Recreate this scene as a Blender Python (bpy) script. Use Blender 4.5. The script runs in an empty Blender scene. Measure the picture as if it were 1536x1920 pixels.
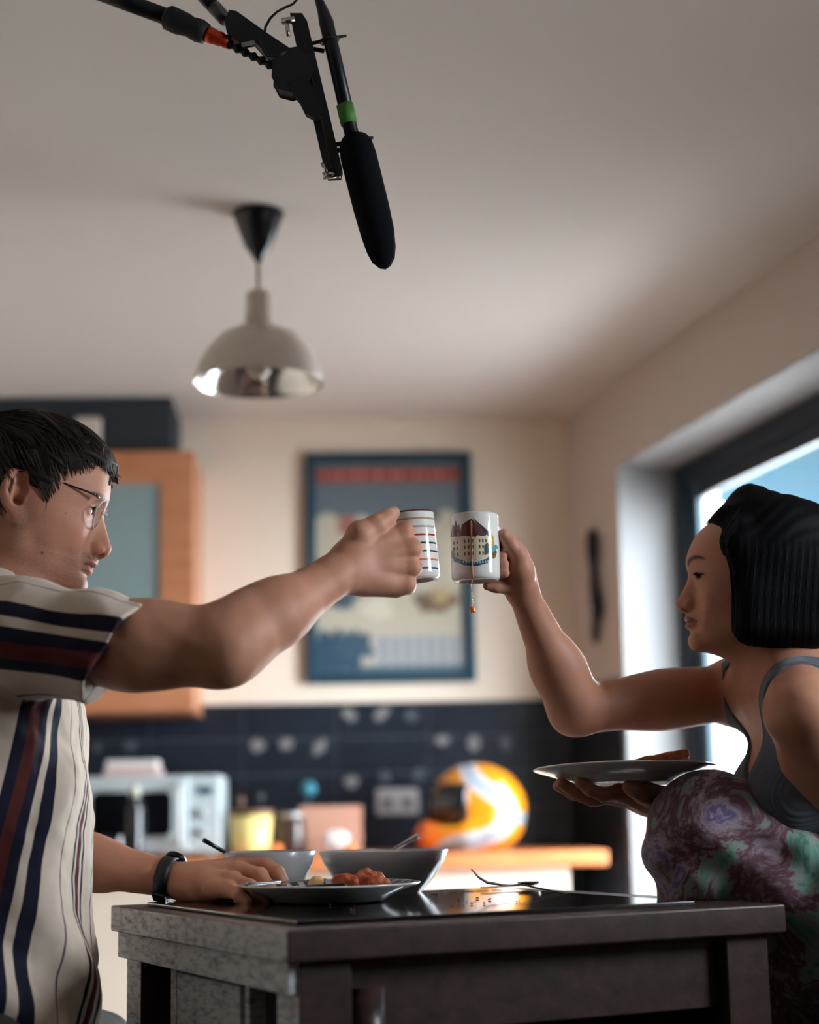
import bpy, bmesh, math, random
import numpy as np
from mathutils import Vector, Matrix
random.seed(7); RNG = np.random.default_rng(7)
C = bpy.context.scene.collection
SC = bpy.context.scene

# ---------------------------------------------------------------- camera
CZ = 1.03
TH = math.radians(9.84); RL = math.radians(1.1)
_f = np.array([0, math.cos(TH), math.sin(TH)]); _r = np.array([1., 0, 0]); _u = np.cross(_r, _f)
CR = _r*math.cos(RL) - _u*math.sin(RL); CU = _u*math.cos(RL) + _r*math.sin(RL)
cam_data = bpy.data.cameras.new('camera'); cam = bpy.data.objects.new('camera', cam_data); C.objects.link(cam)
cam_data.sensor_fit = 'VERTICAL'; cam_data.sensor_height = 30.0; cam_data.lens = 50.0
cam_data.clip_start = 0.05; cam_data.clip_end = 200
cam.matrix_world = Matrix(((CR[0], CU[0], -_f[0], 0), (CR[1], CU[1], -_f[1], 0), (CR[2], CU[2], -_f[2], CZ), (0, 0, 0, 1)))
cam_data.dof.use_dof = True; cam_data.dof.focus_distance = 2.36; cam_data.dof.aperture_fstop = 1.7
SC.camera = cam
# ---------------------------------------------------------------- light
SC.view_settings.view_transform = 'Standard'; SC.view_settings.look = 'None'
SC.view_settings.gamma = 1; SC.view_settings.use_curve_mapping = False
SC.view_settings.exposure = 1.02
SC.cycles.max_bounces = 8; SC.cycles.diffuse_bounces = 5; SC.cycles.glossy_bounces = 4
SC.cycles.transmission_bounces = 6; SC.cycles.transparent_max_bounces = 12
SC.cycles.caustics_reflective = False; SC.cycles.caustics_refractive = False
world = bpy.data.worlds.new('world'); SC.world = world; world.use_nodes = True
wn = world.node_tree.nodes; wl = world.node_tree.links
bg = wn['Background']; bg.inputs['Color'].default_value = (0.93, 0.97, 1.0, 1); bg.inputs['Strength'].default_value = 17.0

def area(name, loc, target, sx, sy, power, col, portal=False, spread=180):
    l = bpy.data.lights.new(name, 'AREA'); l.shape = 'RECTANGLE'; l.size = sx; l.size_y = sy
    l.energy = power; l.color = col; l.spread = math.radians(spread)
    if portal: l.cycles.is_portal = True
    o = bpy.data.objects.new(name, l); C.objects.link(o); o.location = loc
    d = Vector(target) - Vector(loc); o.rotation_euler = d.to_track_quat('-Z', 'Y').to_euler()
    return o

# room reference: corner of back and right wall, direction of the right wall towards the camera
KX, KY, ZC = 0.551, 5.827, 2.365
WD = np.array([0.2246, -0.9745, 0.0]); WN = np.array([0.9745, 0.2246, 0.0])   # along / outward
BD = np.array([0.9988, 0.0489, 0.0]); BN = np.array([-0.0489, 0.9988, 0.0])
def RW(s, off, z):
    p = np.array([KX, KY, 0]) + WD*s + WN*off; return (p[0], p[1], z)
def BW(s, off, z):      # s to the left is negative, off towards the room is negative
    p = np.array([KX, KY, 0]) + BD*s + BN*off; return (p[0], p[1], z)
DOOR_A, DOOR_B, HEAD = 0.50, 1.95, 2.09
area('daylight_portal', RW((DOOR_A+DOOR_B)/2, 0.30, 1.05), RW((DOOR_A+DOOR_B)/2, -1, 1.05), DOOR_B-DOOR_A, 2.08, 1, (1, 1, 1), portal=True)
WIN_A, WIN_B, WZ0, WZ1 = 3.85, 4.5, 1.25, 2.05  # unseen window, added to bring daylight onto the people
area('added_window_portal', RW((WIN_A+WIN_B)/2, 0.30, (WZ0+WZ1)/2), RW((WIN_A+WIN_B)/2, -1, (WZ0+WZ1)/2), WIN_B-WIN_A, WZ1-WZ0, 1, (1, 1, 1), portal=True)
sl = bpy.data.lights.new('sun', 'SUN'); sl.energy = 22; sl.angle = math.radians(3); sl.color = (1, .93, .84)
so = bpy.data.objects.new('sun', sl); C.objects.link(so); so.rotation_euler = Vector((.62, .25, -.75)).to_track_quat('-Z', 'Y').to_euler()

# ---------------------------------------------------------------- helpers
def P(x, y, Y):
    d = CR*(x-768)/3200 + CU*(960-y)/3200 + _f
    return np.array([0, 0, CZ]) + d*(Y/d[1])
def srgb(r, g, b):
    def c(v):
        v /= 255.; return v/12.92 if v <= .04045 else ((v+.055)/1.055)**2.4
    return (c(r), c(g), c(b), 1.0)
ORG = {}
def tag(o, label=None, cat=None, group=None, kind=None):
    if label: o['label'] = label
    if cat: o['category'] = cat
    if group: o['group'] = group
    if kind: o['kind'] = kind
    return o
def thing(name, label, cat, loc, group=None):
    o = bpy.data.objects.new(name, None); C.objects.link(o); o.location = tuple(float(v) for v in loc); o.empty_display_size = .05
    ORG[o.name] = np.array(loc, float); return tag(o, label, cat, group)
class MB:
    def __init__(s): s.v = []; s.f = []; s.m = []
    def add(s, vs, fs, m=0):
        n = len(s.v); s.v += [tuple(float(c) for c in p) for p in vs]; s.f += [tuple(i+n for i in f) for f in fs]; s.m += [m]*len(fs); return s
    def box(s, c, size, ax=None, m=0):
        c = np.array(c, float); ax = np.eye(3) if ax is None else np.array(ax, float)
        vs = [c + ax[0]*size[0]*.5*i + ax[1]*size[1]*.5*j + ax[2]*size[2]*.5*k for i in (-1, 1) for j in (-1, 1) for k in (-1, 1)]
        return s.add(vs, [(0, 1, 3, 2), (4, 6, 7, 5), (0, 4, 5, 1), (2, 3, 7, 6), (0, 2, 6, 4), (1, 5, 7, 3)], m)
    def tube(s, pts, rad, seg=10, m=0, cap=True, sq=1.0):
        pts = [np.array(p, float) for p in pts]; n = len(pts)
        if np.isscalar(rad): rad = [rad]*n
        t0 = pts[1]-pts[0]; t0 /= np.linalg.norm(t0)
        a = np.cross(t0, [0, 0, 1]);
        if np.linalg.norm(a) < .1: a = np.cross(t0, [0, 1, 0])
        a /= np.linalg.norm(a); vs = []
        for i, p in enumerate(pts):
            t = pts[min(i+1, n-1)] - pts[max(i-1, 0)]; t /= np.linalg.norm(t)+1e-12
            a = a - t*(a@t); a /= np.linalg.norm(a); b = np.cross(t, a)
            for k in range(seg):
                an = 2*math.pi*k/seg; vs.append(p + (a*math.cos(an) + b*math.sin(an)*sq)*rad[i])
        fs = [(i*seg+k, i*seg+(k+1) % seg, (i+1)*seg+(k+1) % seg, (i+1)*seg+k) for i in range(n-1) for k in range(seg)]
        if cap: fs += [tuple(range(seg))[::-1], tuple((n-1)*seg+k for k in range(seg))]
        return s.add(vs, fs, m)
    def lathe(s, prof, c=(0, 0, 0), seg=48, ax=None, m=0):
        c = np.array(c, float); ax = np.eye(3) if ax is None else np.array(ax, float); vs = []
        for r, z in prof:
            for k in range(seg):
                an = 2*math.pi*k/seg; vs.append(c + ax[0]*r*math.cos(an) + ax[1]*r*math.sin(an) + ax[2]*z)
        n = len(prof)
        fs = [(i*seg+k, i*seg+(k+1) % seg, (i+1)*seg+(k+1) % seg, (i+1)*seg+k) for i in range(n-1) for k in range(seg)]
        if prof[0][0] > 1e-5: pass
        return s.add(vs, fs, m)
    def build(s, name, mats, parent=None, smooth=False, bevel=0, seg=2, loc=None):
        return mesh_obj(name, np.array(s.v), s.f, mats, parent, smooth, bevel, seg, s.m, loc)
def mesh_obj(name, v, f, mats, parent=None, smooth=False, bevel=0, seg=2, mi=None, loc=None):
    v = np.array(v, float)
    if parent is not None: org = ORG[parent.name]
    elif loc is not None: org = np.array(loc, float)
    else: org = np.array([(v[:, 0].min()+v[:, 0].max())/2, (v[:, 1].min()+v[:, 1].max())/2, v[:, 2].min()])
    me = bpy.data.meshes.new(name); me.from_pydata((v-org).tolist(), [], f if isinstance(f, list) else f.tolist())
    if not isinstance(mats, (list, tuple)): mats = [mats]
    for m in mats: me.materials.append(m)
    if mi is not None: me.polygons.foreach_set('material_index', mi)
    if smooth: me.shade_smooth()
    me.update()
    o = bpy.data.objects.new(name, me); C.objects.link(o)
    if parent is None: o.location = tuple(org)
    else: o.parent = parent
    ORG[o.name] = org
    if bevel:
        b = o.modifiers.new('bevel', 'BEVEL'); b.width = bevel; b.segments = seg; b.limit_method = 'ANGLE'; b.angle_limit = math.radians(40)
        if not smooth:
            me.shade_smooth(); w = o.modifiers.new('wn', 'WEIGHTED_NORMAL'); w.keep_sharp = True
    return o
def frame3(d, up=(0, 0, 1)):
    d = np.array(d, float); d /= np.linalg.norm(d); r = np.cross(d, up); r /= np.linalg.norm(r); u = np.cross(r, d); return d, r, u

def mat(name, col=(.8, .8, .8, 1), rough=.5, metal=0, spec=.5, noise=None, bump=None, trans=0, ior=1.45, sss=0, sssr=(.012, .005, .003), emit=None, coat=0, attr=None, alpha=None, sheen=0):
    m = bpy.data.materials.new(name); m.use_nodes = True; nt = m.node_tree; b = nt.nodes['Principled BSDF']
    b.inputs['Base Color'].default_value = col; b.inputs['Roughness'].default_value = rough; b.inputs['Metallic'].default_value = metal
    b.inputs['Specular IOR Level'].default_value = spec; b.inputs['IOR'].default_value = ior
    if trans: b.inputs['Transmission Weight'].default_value = trans
    if coat: b.inputs['Coat Weight'].default_value = coat; b.inputs['Coat Roughness'].default_value = .08
    if sheen: b.inputs['Sheen Weight'].default_value = sheen; b.inputs['Sheen Roughness'].default_value = .4
    if sss:
        b.inputs['Subsurface Weight'].default_value = sss; b.inputs['Subsurface Radius'].default_value = (1, .35, .2); b.inputs['Subsurface Scale'].default_value = sssr[0]
    if emit: b.inputs['Emission Color'].default_value = emit[0]; b.inputs['Emission Strength'].default_value = emit[1]
    if alpha is not None: b.inputs['Alpha'].default_value = alpha
    src = None
    if attr:
        a = nt.nodes.new('ShaderNodeVertexColor'); a.layer_name = attr; src = a.outputs['Color']; nt.links.new(src, b.inputs['Base Color'])
    tc = nt.nodes.new('ShaderNodeTexCoord')
    if noise:   # (colour2, scale, (sx,sy,sz), lo, hi)
        mp = nt.nodes.new('ShaderNodeMapping'); mp.inputs['Scale'].default_value = noise[2]; nt.links.new(tc.outputs['Object'], mp.inputs['Vector'])
        n = nt.nodes.new('ShaderNodeTexNoise'); n.inputs['Scale'].default_value = noise[1]; n.inputs['Detail'].default_value = 6; n.inputs['Roughness'].default_value = .65
        nt.links.new(mp.outputs['Vector'], n.inputs['Vector'])
        r = nt.nodes.new('ShaderNodeMapRange'); r.inputs['From Min'].default_value = noise[3]; r.inputs['From Max'].default_value = noise[4]
        nt.links.new(n.outputs['Fac'], r.inputs['Value'])
        mx = nt.nodes.new('ShaderNodeMix'); mx.data_type = 'RGBA'; nt.links.new(r.outputs['Result'], mx.inputs['Factor'])
        if src: nt.links.new(src, mx.inputs[6])
        else: mx.inputs[6].default_value = col
        mx.inputs[7].default_value = noise[0]; nt.links.new(mx.outputs[2], b.inputs['Base Color'])
    if bump:    # (scale, strength, distance, (sx,sy,sz))
        mp = nt.nodes.new('ShaderNodeMapping'); nt.links.new(tc.outputs['Object'], mp.inputs['Vector'])
        if len(bump) > 3: mp.inputs['Scale'].default_value = bump[3]
        n = nt.nodes.new('ShaderNodeTexNoise'); n.inputs['Scale'].default_value = bump[0]; n.inputs['Detail'].default_value = 5; nt.links.new(mp.outputs['Vector'], n.inputs['Vector'])
        bp = nt.nodes.new('ShaderNodeBump'); bp.inputs['Strength'].default_value = bump[1]; bp.inputs['Distance'].default_value = bump[2]
        nt.links.new(n.outputs['Fac'], bp.inputs['Height']); nt.links.new(bp.outputs['Normal'], b.inputs['Normal'])
    return m

# ---------------------------------------------------------------- implicit surfaces (smooth unions, sparse surface nets)
def _smin(a, b, k):
    if k <= 0: return np.minimum(a, b)
    h = np.clip(.5+.5*(b-a)/k, 0, 1); return b*(1-h)+a*h - k*h*(1-h)
class Sdf:
    def __init__(s): s.p = []; s.disp = []
    def cone(s, a, b, ra, rb, k=.01, sub=False):
        a = np.array(a, float); b = np.array(b, float); ab = b-a; L = ab@ab+1e-12
        def f(p):
            h = np.clip(((p-a)@ab)/L, 0, 1); return np.linalg.norm(p-a-h[..., None]*ab, axis=-1)-(ra+(rb-ra)*h)
        s.p.append((f, k, sub)); return s
    def chain(s, pts, rr, k=.004, k0=None):
        for i in range(len(pts)-1): s.cone(pts[i], pts[i+1], rr[i], rr[i+1], (k0 if (k0 and i == 0) else k))
        return s
    def ell(s, c, r, R=None, k=.01, sub=False):
        c = np.array(c, float); r = np.array(r, float); R = np.eye(3) if R is None else np.array(R, float)  # rows = axes
        def f(p):
            q = (p-c)@R.T; k0 = np.linalg.norm(q/r, axis=-1); k1 = np.linalg.norm(q/(r*r), axis=-1)+1e-9
            return np.where(k0 < .05, -r.min(), k0*(k0-1)/k1)
        s.p.append((f, k, sub)); return s
    def fn(s, f, k=.01, sub=False): s.p.append((f, k, sub)); return s
    def ev(s, p):
        D = np.full(p.shape[:-1], 1e3)
        for f, k, sub in s.p:
            d = f(p); D = -_smin(-D, d, k) if sub else _smin(D, d, k)
        for g in s.disp: D = D + g(p)
        return D
    def mesh(s, lo, hi, h, slack=1.6, pad=.004):
        B = 8; lo = np.array(lo, float); hi = np.array(hi, float); bs = B*h
        nb = np.ceil((hi-lo)/bs).astype(int)
        g = np.stack(np.meshgrid(*[np.arange(n) for n in nb], indexing='ij'), -1).reshape(-1, 3)
        cen = lo + (g+.5)*bs; Rb = bs*.87
        dc = np.stack([f(cen) for f, k, sub in s.p], 1)
        D = np.full(len(g), 1e3)
        for i, (f, k, sub) in enumerate(s.p): D = -_smin(-D, dc[:, i], k) if sub else _smin(D, dc[:, i], k)
        for q in s.disp: D = D + q(cen)
        act = np.abs(D) < Rb*slack+pad
        g = g[act]; dc = dc[act]
        off = np.stack(np.meshgrid(*[np.arange(B+1)]*3, indexing='ij'), -1).reshape(-1, 3)
        base = g*B; V = np.empty((len(g), (B+1)**3), np.float32)
        CH = 3000
        for c0 in range(0, len(g), CH):
            bb = base[c0:c0+CH]; pts = lo + (bb[:, None]+off[None])*h; DD = np.full(pts.shape[:2], 1e3)
            for i, (f, k, sub) in enumerate(s.p):
                ix = np.nonzero(dc[c0:c0+CH, i] < Rb*slack*1.3 + k*1.4 + .035)[0]
                if len(ix) == 0: continue
                d = f(pts[ix]); DD[ix] = -_smin(-DD[ix], d, k) if sub else _smin(DD[ix], d, k)
            for q in s.disp: DD = DD + q(pts)
            V[c0:c0+CH] = DD
        V = V.reshape(-1, B+1, B+1, B+1)
        N = nb*B+2
        def key(c): return (c[..., 0]*N[1]+c[..., 1])*N[2]+c[..., 2]
        S = V < 0
        cnr = [(i, j, k) for i in (0, 1) for j in (0, 1) for k in (0, 1)]
        def sl(A, c): return A[:, c[0]:c[0]+B, c[1]:c[1]+B, c[2]:c[2]+B]
        cs = sum(sl(S, c).astype(np.int8) for c in cnr); mk = (cs > 0) & (cs < 8)
        bi, x, y, z = np.nonzero(mk); cell = base[bi]+np.stack([x, y, z], -1)
        acc = np.zeros((len(bi), 3)); cnt = np.zeros(len(bi))
        vals = {c: V[bi, x+c[0], y+c[1], z+c[2]].astype(float) for c in cnr}
        for a in cnr:
            for ax in range(3):
                if a[ax]: continue
                b = list(a); b[ax] = 1; b = tuple(b); va, vb = vals[a], vals[b]
                cr = (va < 0) != (vb < 0); t = np.where(cr, va/(va-vb+1e-20), 0)
                p = np.tile(np.array(a, float), (len(bi), 1)); p[:, ax] = t
                acc += p*cr[:, None]; cnt += cr
        verts = lo + (cell + acc/cnt[:, None])*h
        ck = key(cell); o = np.argsort(ck); ck = ck[o]; verts = verts[o]
        quads = []
        for ax in range(3):
            e = [0, 0, 0]; e[ax] = 1
            A = sl(S, (0, 0, 0)); Bv = sl(S, tuple(e)); bi, x, y, z = np.nonzero(A != Bv)
            ins = A[bi, x, y, z]; c = base[bi]+np.stack([x, y, z], -1)
            u, w = (ax+1) % 3, (ax+2) % 3
            du = np.zeros(3, int); du[u] = 1; dw = np.zeros(3, int); dw[w] = 1
            q = np.stack([key(c-du-dw), key(c-dw), key(c), key(c-du)], 1)
            idx = np.searchsorted(ck, q); idx = np.clip(idx, 0, len(ck)-1); ok = (ck[idx] == q).all(1)
            idx = idx[ok]; ins = ins[ok]; idx[~ins] = idx[~ins][:, ::-1]; quads.append(idx)
        return verts, np.concatenate(quads)
    def project(s, v, h, it=2):
        # Newton steps onto the true surface
        e = h*.3
        for _ in range(it):
            for c0 in range(0, len(v), 60000):
                p = v[c0:c0+60000]; d = s.ev(p)
                gr = np.stack([s.ev(p+np.eye(3)[i]*e)-d for i in range(3)], 1)/e
                st = (d/(np.sum(gr*gr, 1)+1e-3))[:, None]*gr; n = np.linalg.norm(st, axis=1, keepdims=True)
                v[c0:c0+60000] = p - st*np.minimum(1, .6*h/(n+1e-9))
        return v
def set_col(me, name, cols):
    a = me.color_attributes.new(name, 'FLOAT_COLOR', 'POINT'); c = np.ones((len(cols), 4), np.float32); c[:, :cols.shape[1]] = cols; a.data.foreach_set('color', c.ravel())
def set_f(me, name, vals):
    a = me.attributes.new(name, 'FLOAT', 'POINT'); a.data.foreach_set('value', np.array(vals, np.float32))
def np_mesh_obj(name, v, q, mats, parent=None, loc=None):
    org = ORG[parent.name] if parent is not None else (np.array(loc, float) if loc is not None else np.array([*((v.min(0)+v.max(0))/2)[:2], v[:, 2].min()]))
    used = np.unique(q); rm = -np.ones(len(v), int); rm[used] = np.arange(len(used)); 
    vv = v[used]; q = rm[q]
    me = bpy.data.meshes.new(name); me.vertices.add(len(vv)); me.vertices.foreach_set('co', (vv-org).astype(np.float32).ravel())
    n = q.shape[1]; me.loops.add(q.size); me.loops.foreach_set('vertex_index', q.astype(np.int32).ravel())
    me.polygons.add(len(q)); me.polygons.foreach_set('loop_start', np.arange(len(q), dtype=np.int32)*n); me.polygons.foreach_set('loop_total', np.full(len(q), n, np.int32))
    me.update(calc_edges=True); me.shade_smooth()
    for m in (mats if isinstance(mats, list) else [mats]): me.materials.append(m)
    o = bpy.data.objects.new(name, me); C.objects.link(o)
    if parent is None: o.location = tuple(float(c) for c in org)
    else: o.parent = parent
    ORG[o.name] = org
    return o, vv
def wob(p, f, ph=0.0):
    # cheap smooth pseudo noise in -1..1
    x, y, z = p[..., 0]*f, p[..., 1]*f, p[..., 2]*f
    return (np.sin(x*1.3+2.1*np.sin(z*.9+ph)+ph) + np.sin(y*1.7+1.7*np.sin(x*1.1+ph*2)+1.3) + np.sin(z*1.5+1.9*np.sin(y*1.2+ph)+4.1))/3
def G(p, c, sg, a):
    q = (p-np.array(c))/np.array(sg); return a*np.exp(-np.sum(q*q, -1))
def SS(x, a, b):
    t = np.clip((x-a)/(b-a), 0, 1); return t*t*(3-2*t)
def axes(fwd, up=(0, 0, 1)):
    f = np.array(fwd, float); f /= np.linalg.norm(f); u = np.array(up, float); u -= f*(u@f); u /= np.linalg.norm(u)
    return np.array([f, np.cross(u, f), u])

# ================================================================ room
def BWpx(x, y, off=0.0):
    """pixel of the reference frame -> (s, z) on a plane parallel to the back wall, off towards the room"""
    d = CR*(x-768)/3200 + CU*(960-y)/3200 + _f; c = np.array([KX, KY, 0])-BN*off
    t = (BN@c)/(BN@d); p = np.array([0, 0, CZ])+d*t; return (p-c)@BD, p[2]
def RWpx(x, y, off=0.0):
    d = CR*(x-768)/3200 + CU*(960-y)/3200 + _f; c = np.array([KX, KY, 0])+WN*off
    t = (WN@c)/(WN@d); p = np.array([0, 0, CZ])+d*t; return (p-c)@WD, p[2]
BAX = np.array([BD, BN, [0, 0, 1]]); RAX = np.array([WD, WN, [0, 0, 1]])
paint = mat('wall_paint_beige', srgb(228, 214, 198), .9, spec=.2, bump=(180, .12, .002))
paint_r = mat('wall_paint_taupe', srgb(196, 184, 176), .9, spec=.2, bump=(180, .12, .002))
ceil_m = mat('ceiling_paint', srgb(220, 214, 209), .92, spec=.15, bump=(120, .1, .002))
reveal_m = mat('reveal_paint', srgb(150, 150, 151), .85, spec=.2)
floor_m = mat('floor_boards', srgb(74, 64, 58), .5, noise=(srgb(52, 44, 40), 3, (1, 14, 1), .3, .7))
def struct(name, mb, m, parent=None, **k):
    o = mb.build(name, m, parent, **k)
    if parent is None: o['kind'] = 'structure'
    return o
def bbox_b(mb, s0, s1, o0, o1, z0, z1, m=0):      # o towards the room is negative
    return mb.box(BW((s0+s1)/2, (o0+o1)/2, (z0+z1)/2), (s1-s0, o1-o0, z1-z0), BAX, m)
def bbox_r(mb, s0, s1, o0, o1, z0, z1, m=0):
    return mb.box(RW((s0+s1)/2, (o0+o1)/2, (z0+z1)/2), (s1-s0, o1-o0, z1-z0), RAX, m)
struct('floor', MB().box((-.4, 2.6, -.05), (5.6, 9.0, .1)), floor_m)
cpts = [(-2.6, -1.8), RW(7.8, .34, 0)[:2], RW(-.12, .34, 0)[:2], (-2.6, 5.95)]
struct('ceiling', MB().add([(x, y, z) for z in (ZC, ZC+.1) for x, y in cpts], [(0, 3, 2, 1), (4, 5, 6, 7), (0, 1, 5, 4), (1, 2, 6, 5), (2, 3, 7, 6), (3, 0, 4, 7)]), ceil_m)
struct('wall_back', bbox_b(MB(), -3.4, .25, 0, .12, 0, ZC), paint)
wr = MB(); bbox_r(wr, .0, DOOR_A, 0, .34, 0, ZC); bbox_r(wr, DOOR_A, DOOR_B, 0, .34, HEAD, ZC); bbox_r(wr, DOOR_B, WIN_A, 0, .34, 0, ZC); bbox_r(wr, WIN_B, 7.8, 0, .34, 0, ZC); bbox_r(wr, WIN_A, WIN_B, 0, .34, 0, WZ0); bbox_r(wr, WIN_A, WIN_B, 0, .34, WZ1, ZC)
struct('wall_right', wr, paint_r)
struct('wall_left', MB().box((-2.55, 2.4, ZC/2), (.1, 8.4, ZC)), paint)
struct('wall_rear', MB().box((-.3, -1.75, ZC/2), (5.4, .1, ZC)), mat('wall_paint_dark', srgb(92, 88, 88), .9))
rv = MB(); bbox_r(rv, DOOR_A-.001, DOOR_A+.004, -.001, .19, 0, HEAD); bbox_r(rv, DOOR_A, DOOR_B, -.001, .19, HEAD-.004, HEAD+.001)
struct('trim_1', rv, reveal_m)
# sliding patio door
frame_m = mat('anthracite_frame', srgb(22, 34, 46), .45, spec=.4)
sash_m = mat('blue_grey_sash', srgb(44, 72, 88), .4)
dfr = MB(); bbox_r(dfr, DOOR_A, DOOR_B, .19, .25, HEAD-.065, HEAD); bbox_r(dfr, DOOR_A, DOOR_A+.09, .19, .25, 0, HEAD-.065); bbox_r(dfr, DOOR_B-.06, DOOR_B, .19, .25, 0, HEAD-.065); bbox_r(dfr, DOOR_A, DOOR_B, .19, .25, 0, .03)
door = struct('door_1', dfr, frame_m, bevel=.003)
ds = MB(); m_ = (DOOR_A+DOOR_B)/2
for a, b in ((DOOR_A+.09, DOOR_B-.06),):
    o0 = .205; bbox_r(ds, a, a+.07, o0, o0+.02, .03, HEAD-.065); bbox_r(ds, b-.07, b, o0, o0+.02, .03, HEAD-.065)
    bbox_r(ds, a+.07, b-.07, o0, o0+.02, .03, .11); bbox_r(ds, a+.07, b-.07, o0, o0+.02, HEAD-.125, HEAD-.065, 1)
ds.build('door_sash', [sash_m, frame_m], door)
def glass_pane_mat(name, tint=(.95, .98, 1, 1), refl=.9):
    m = bpy.data.materials.new(name); m.use_nodes = True; nt = m.node_tree; nt.nodes.remove(nt.nodes['Principled BSDF']); out = nt.nodes['Material Output']
    tr = nt.nodes.new('ShaderNodeBsdfTransparent'); tr.inputs[0].default_value = tint; gl = nt.nodes.new('ShaderNodeBsdfGlossy'); gl.inputs['Roughness'].default_value = .02
    fr = nt.nodes.new('ShaderNodeFresnel'); fr.inputs['IOR'].default_value = 1.45; mx = nt.nodes.new('ShaderNodeMixShader')
    ge = nt.nodes.new('ShaderNodeNewGeometry'); mu = nt.nodes.new('ShaderNodeMath'); mu.operation = 'MULTIPLY_ADD'; mu.inputs[1].default_value = -1.; mu.inputs[2].default_value = 1.; nt.links.new(ge.outputs['Backfacing'], mu.inputs[0])
    m2_ = nt.nodes.new('ShaderNodeMath'); m2_.operation = 'MULTIPLY'; nt.links.new(mu.outputs[0], m2_.inputs[0]); nt.links.new(fr.outputs[0], m2_.inputs[1]); nt.links.new(m2_.outputs[0], mx.inputs[0]); nt.links.new(tr.outputs[0], mx.inputs[1]); nt.links.new(gl.outputs[0], mx.inputs[2]); nt.links.new(mx.outputs[0], out.inputs['Surface']); return m
pane_m = glass_pane_mat('window_glass')
pn = MB(); bbox_r(pn, DOOR_A+.16, DOOR_B-.13, .213, .217, .11, HEAD-.125)
pn.build('door_glass', pane_m, door)
wf = MB(); bbox_r(wf, WIN_A, WIN_B, .19, .25, WZ0, WZ0+.05); bbox_r(wf, WIN_A, WIN_B, .19, .25, WZ1-.05, WZ1); bbox_r(wf, WIN_A, WIN_A+.05, .19, .25, WZ0, WZ1); bbox_r(wf, WIN_B-.05, WIN_B, .19, .25, WZ0, WZ1)
win = struct('added_window_1', wf, frame_m); wp = MB(); bbox_r(wp, WIN_A+.05, WIN_B-.05, .217, .223, WZ0+.05, WZ1-.05); wp.build('window_glass', pane_m, win)  # frame and pane of the added window, outside the view
# outside
struct('ground_1', MB().box((5.6, 4, -.09), (8.0, 16, .1)), mat('patio_paving', srgb(160, 158, 156), .9, noise=(srgb(130, 130, 130), 4, (1, 1, 1), .3, .7)))
cn = MB(); N = 34; vs = []; c0 = np.array(RW(-.1, 0, 0))
for i in range(N*4+1):
    s_ = -2.2+1.6*i/(N*4); h_ = .022*math.sin(i*math.pi/2)
    vs += [RW(s_, .36, 2.62+h_), RW(s_, 3.4, 2.28+h_), RW(s_, 3.4, 2.275+h_), RW(s_, .36, 2.615+h_)]
fs = [(i*4+k, i*4+(k+1) % 4, (i+1)*4+(k+1) % 4, (i+1)*4+k) for i in range(N*4) for k in range(4)]
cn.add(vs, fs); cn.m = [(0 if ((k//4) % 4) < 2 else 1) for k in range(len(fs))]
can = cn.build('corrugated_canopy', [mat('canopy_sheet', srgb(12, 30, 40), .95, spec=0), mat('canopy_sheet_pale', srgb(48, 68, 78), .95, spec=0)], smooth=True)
tag(can, 'blue-grey corrugated canopy outside the patio door above the woman', 'canopy')

# ---------------------------------------------------------------- tiles
tile_m = mat('slate_blue_tile', srgb(31, 37, 47), .32, spec=.4, noise=(srgb(23, 28, 37), 2.5, (1, 1, 1), .35, .65))
grout_m = mat('grout', srgb(70, 74, 82), .9)
WT = .895                                              # top of the fitted worktop
def tiles(s0, s1, z0, z1, boxf, tw=.3117, th=.1185, sref=0., zref=1.385):
    mb = MB(); boxf(mb, s0, s1, 0, 0, z0, z1, 0)
    return mb
tl = MB(); bbox_b(tl, -3.2, -.001, -.006, .0, .02, 1.385, 1)
sref = BWpx(805, 1400)[0]
for k in range(-11, 4):
    for r in range(0, 12):
        a, b = sref+k*.3117+.003, sref+(k+1)*.3117-.003; z1_ = 1.385-r*.1185-.003+(.037 if r else 0)*0; z0_ = z1_-.1125
        a, b = max(a, -3.2), min(b, -.004)
        if b-a > .02 and z0_ > .0: bbox_b(tl, a, b, -.012, -.006, z0_, z1_, 0)
tb = struct('wall_back_tiles', tl, [tile_m, grout_m], bevel=.0015, seg=1)
tr_ = MB(); bbox_r(tr_, .012, DOOR_A-.01, -.006, .0, .02, 1.425, 1)
for k in range(0, 2):
    for r in range(0, 12):
        a, b = .015+k*.3117, min(.015+(k+1)*.3117-.006, DOOR_A-.012); z1_ = 1.422-r*.1185; bbox_r(tr_, a, b, -.012, -.006, z1_-.1125, z1_, 0)
struct('wall_right_tiles', tr_, [tile_m, grout_m], bevel=.0015, seg=1)
motif_m = mat('tile_print_pale', srgb(112, 112, 112), .5)
motif_f = mat('tile_print_faint', srgb(64, 70, 80), .5)
def blob(mb, s, z, pts, th=.0015, m=0, off=-.0135, wallf=None):
    wallf = wallf or BW; n = len(pts)
    vs = [wallf(s+a, off-th, z+b) for a, b in pts]+[wallf(s+a, off, z+b) for a, b in pts]
    return mb.add(vs, [tuple(range(n)), tuple(range(n, 2*n))[::-1]]+[(i, (i+1) % n, n+(i+1) % n, n+i) for i in range(n)], m)
def rough_shape(w, h, rot, n=22, seed=1, spiky=.25):
    rg = random.Random(seed); c, s_ = math.cos(rot), math.sin(rot); o = []
    for i in range(n):
        a = 2*math.pi*i/n; r = 1-spiky*rg.random()-(spiky*.6 if i % 3 == 0 else 0); x, y = w*r*math.cos(a), h*r*math.sin(a); o.append((x*c-y*s_, x*s_+y*c))
    return o
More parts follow.
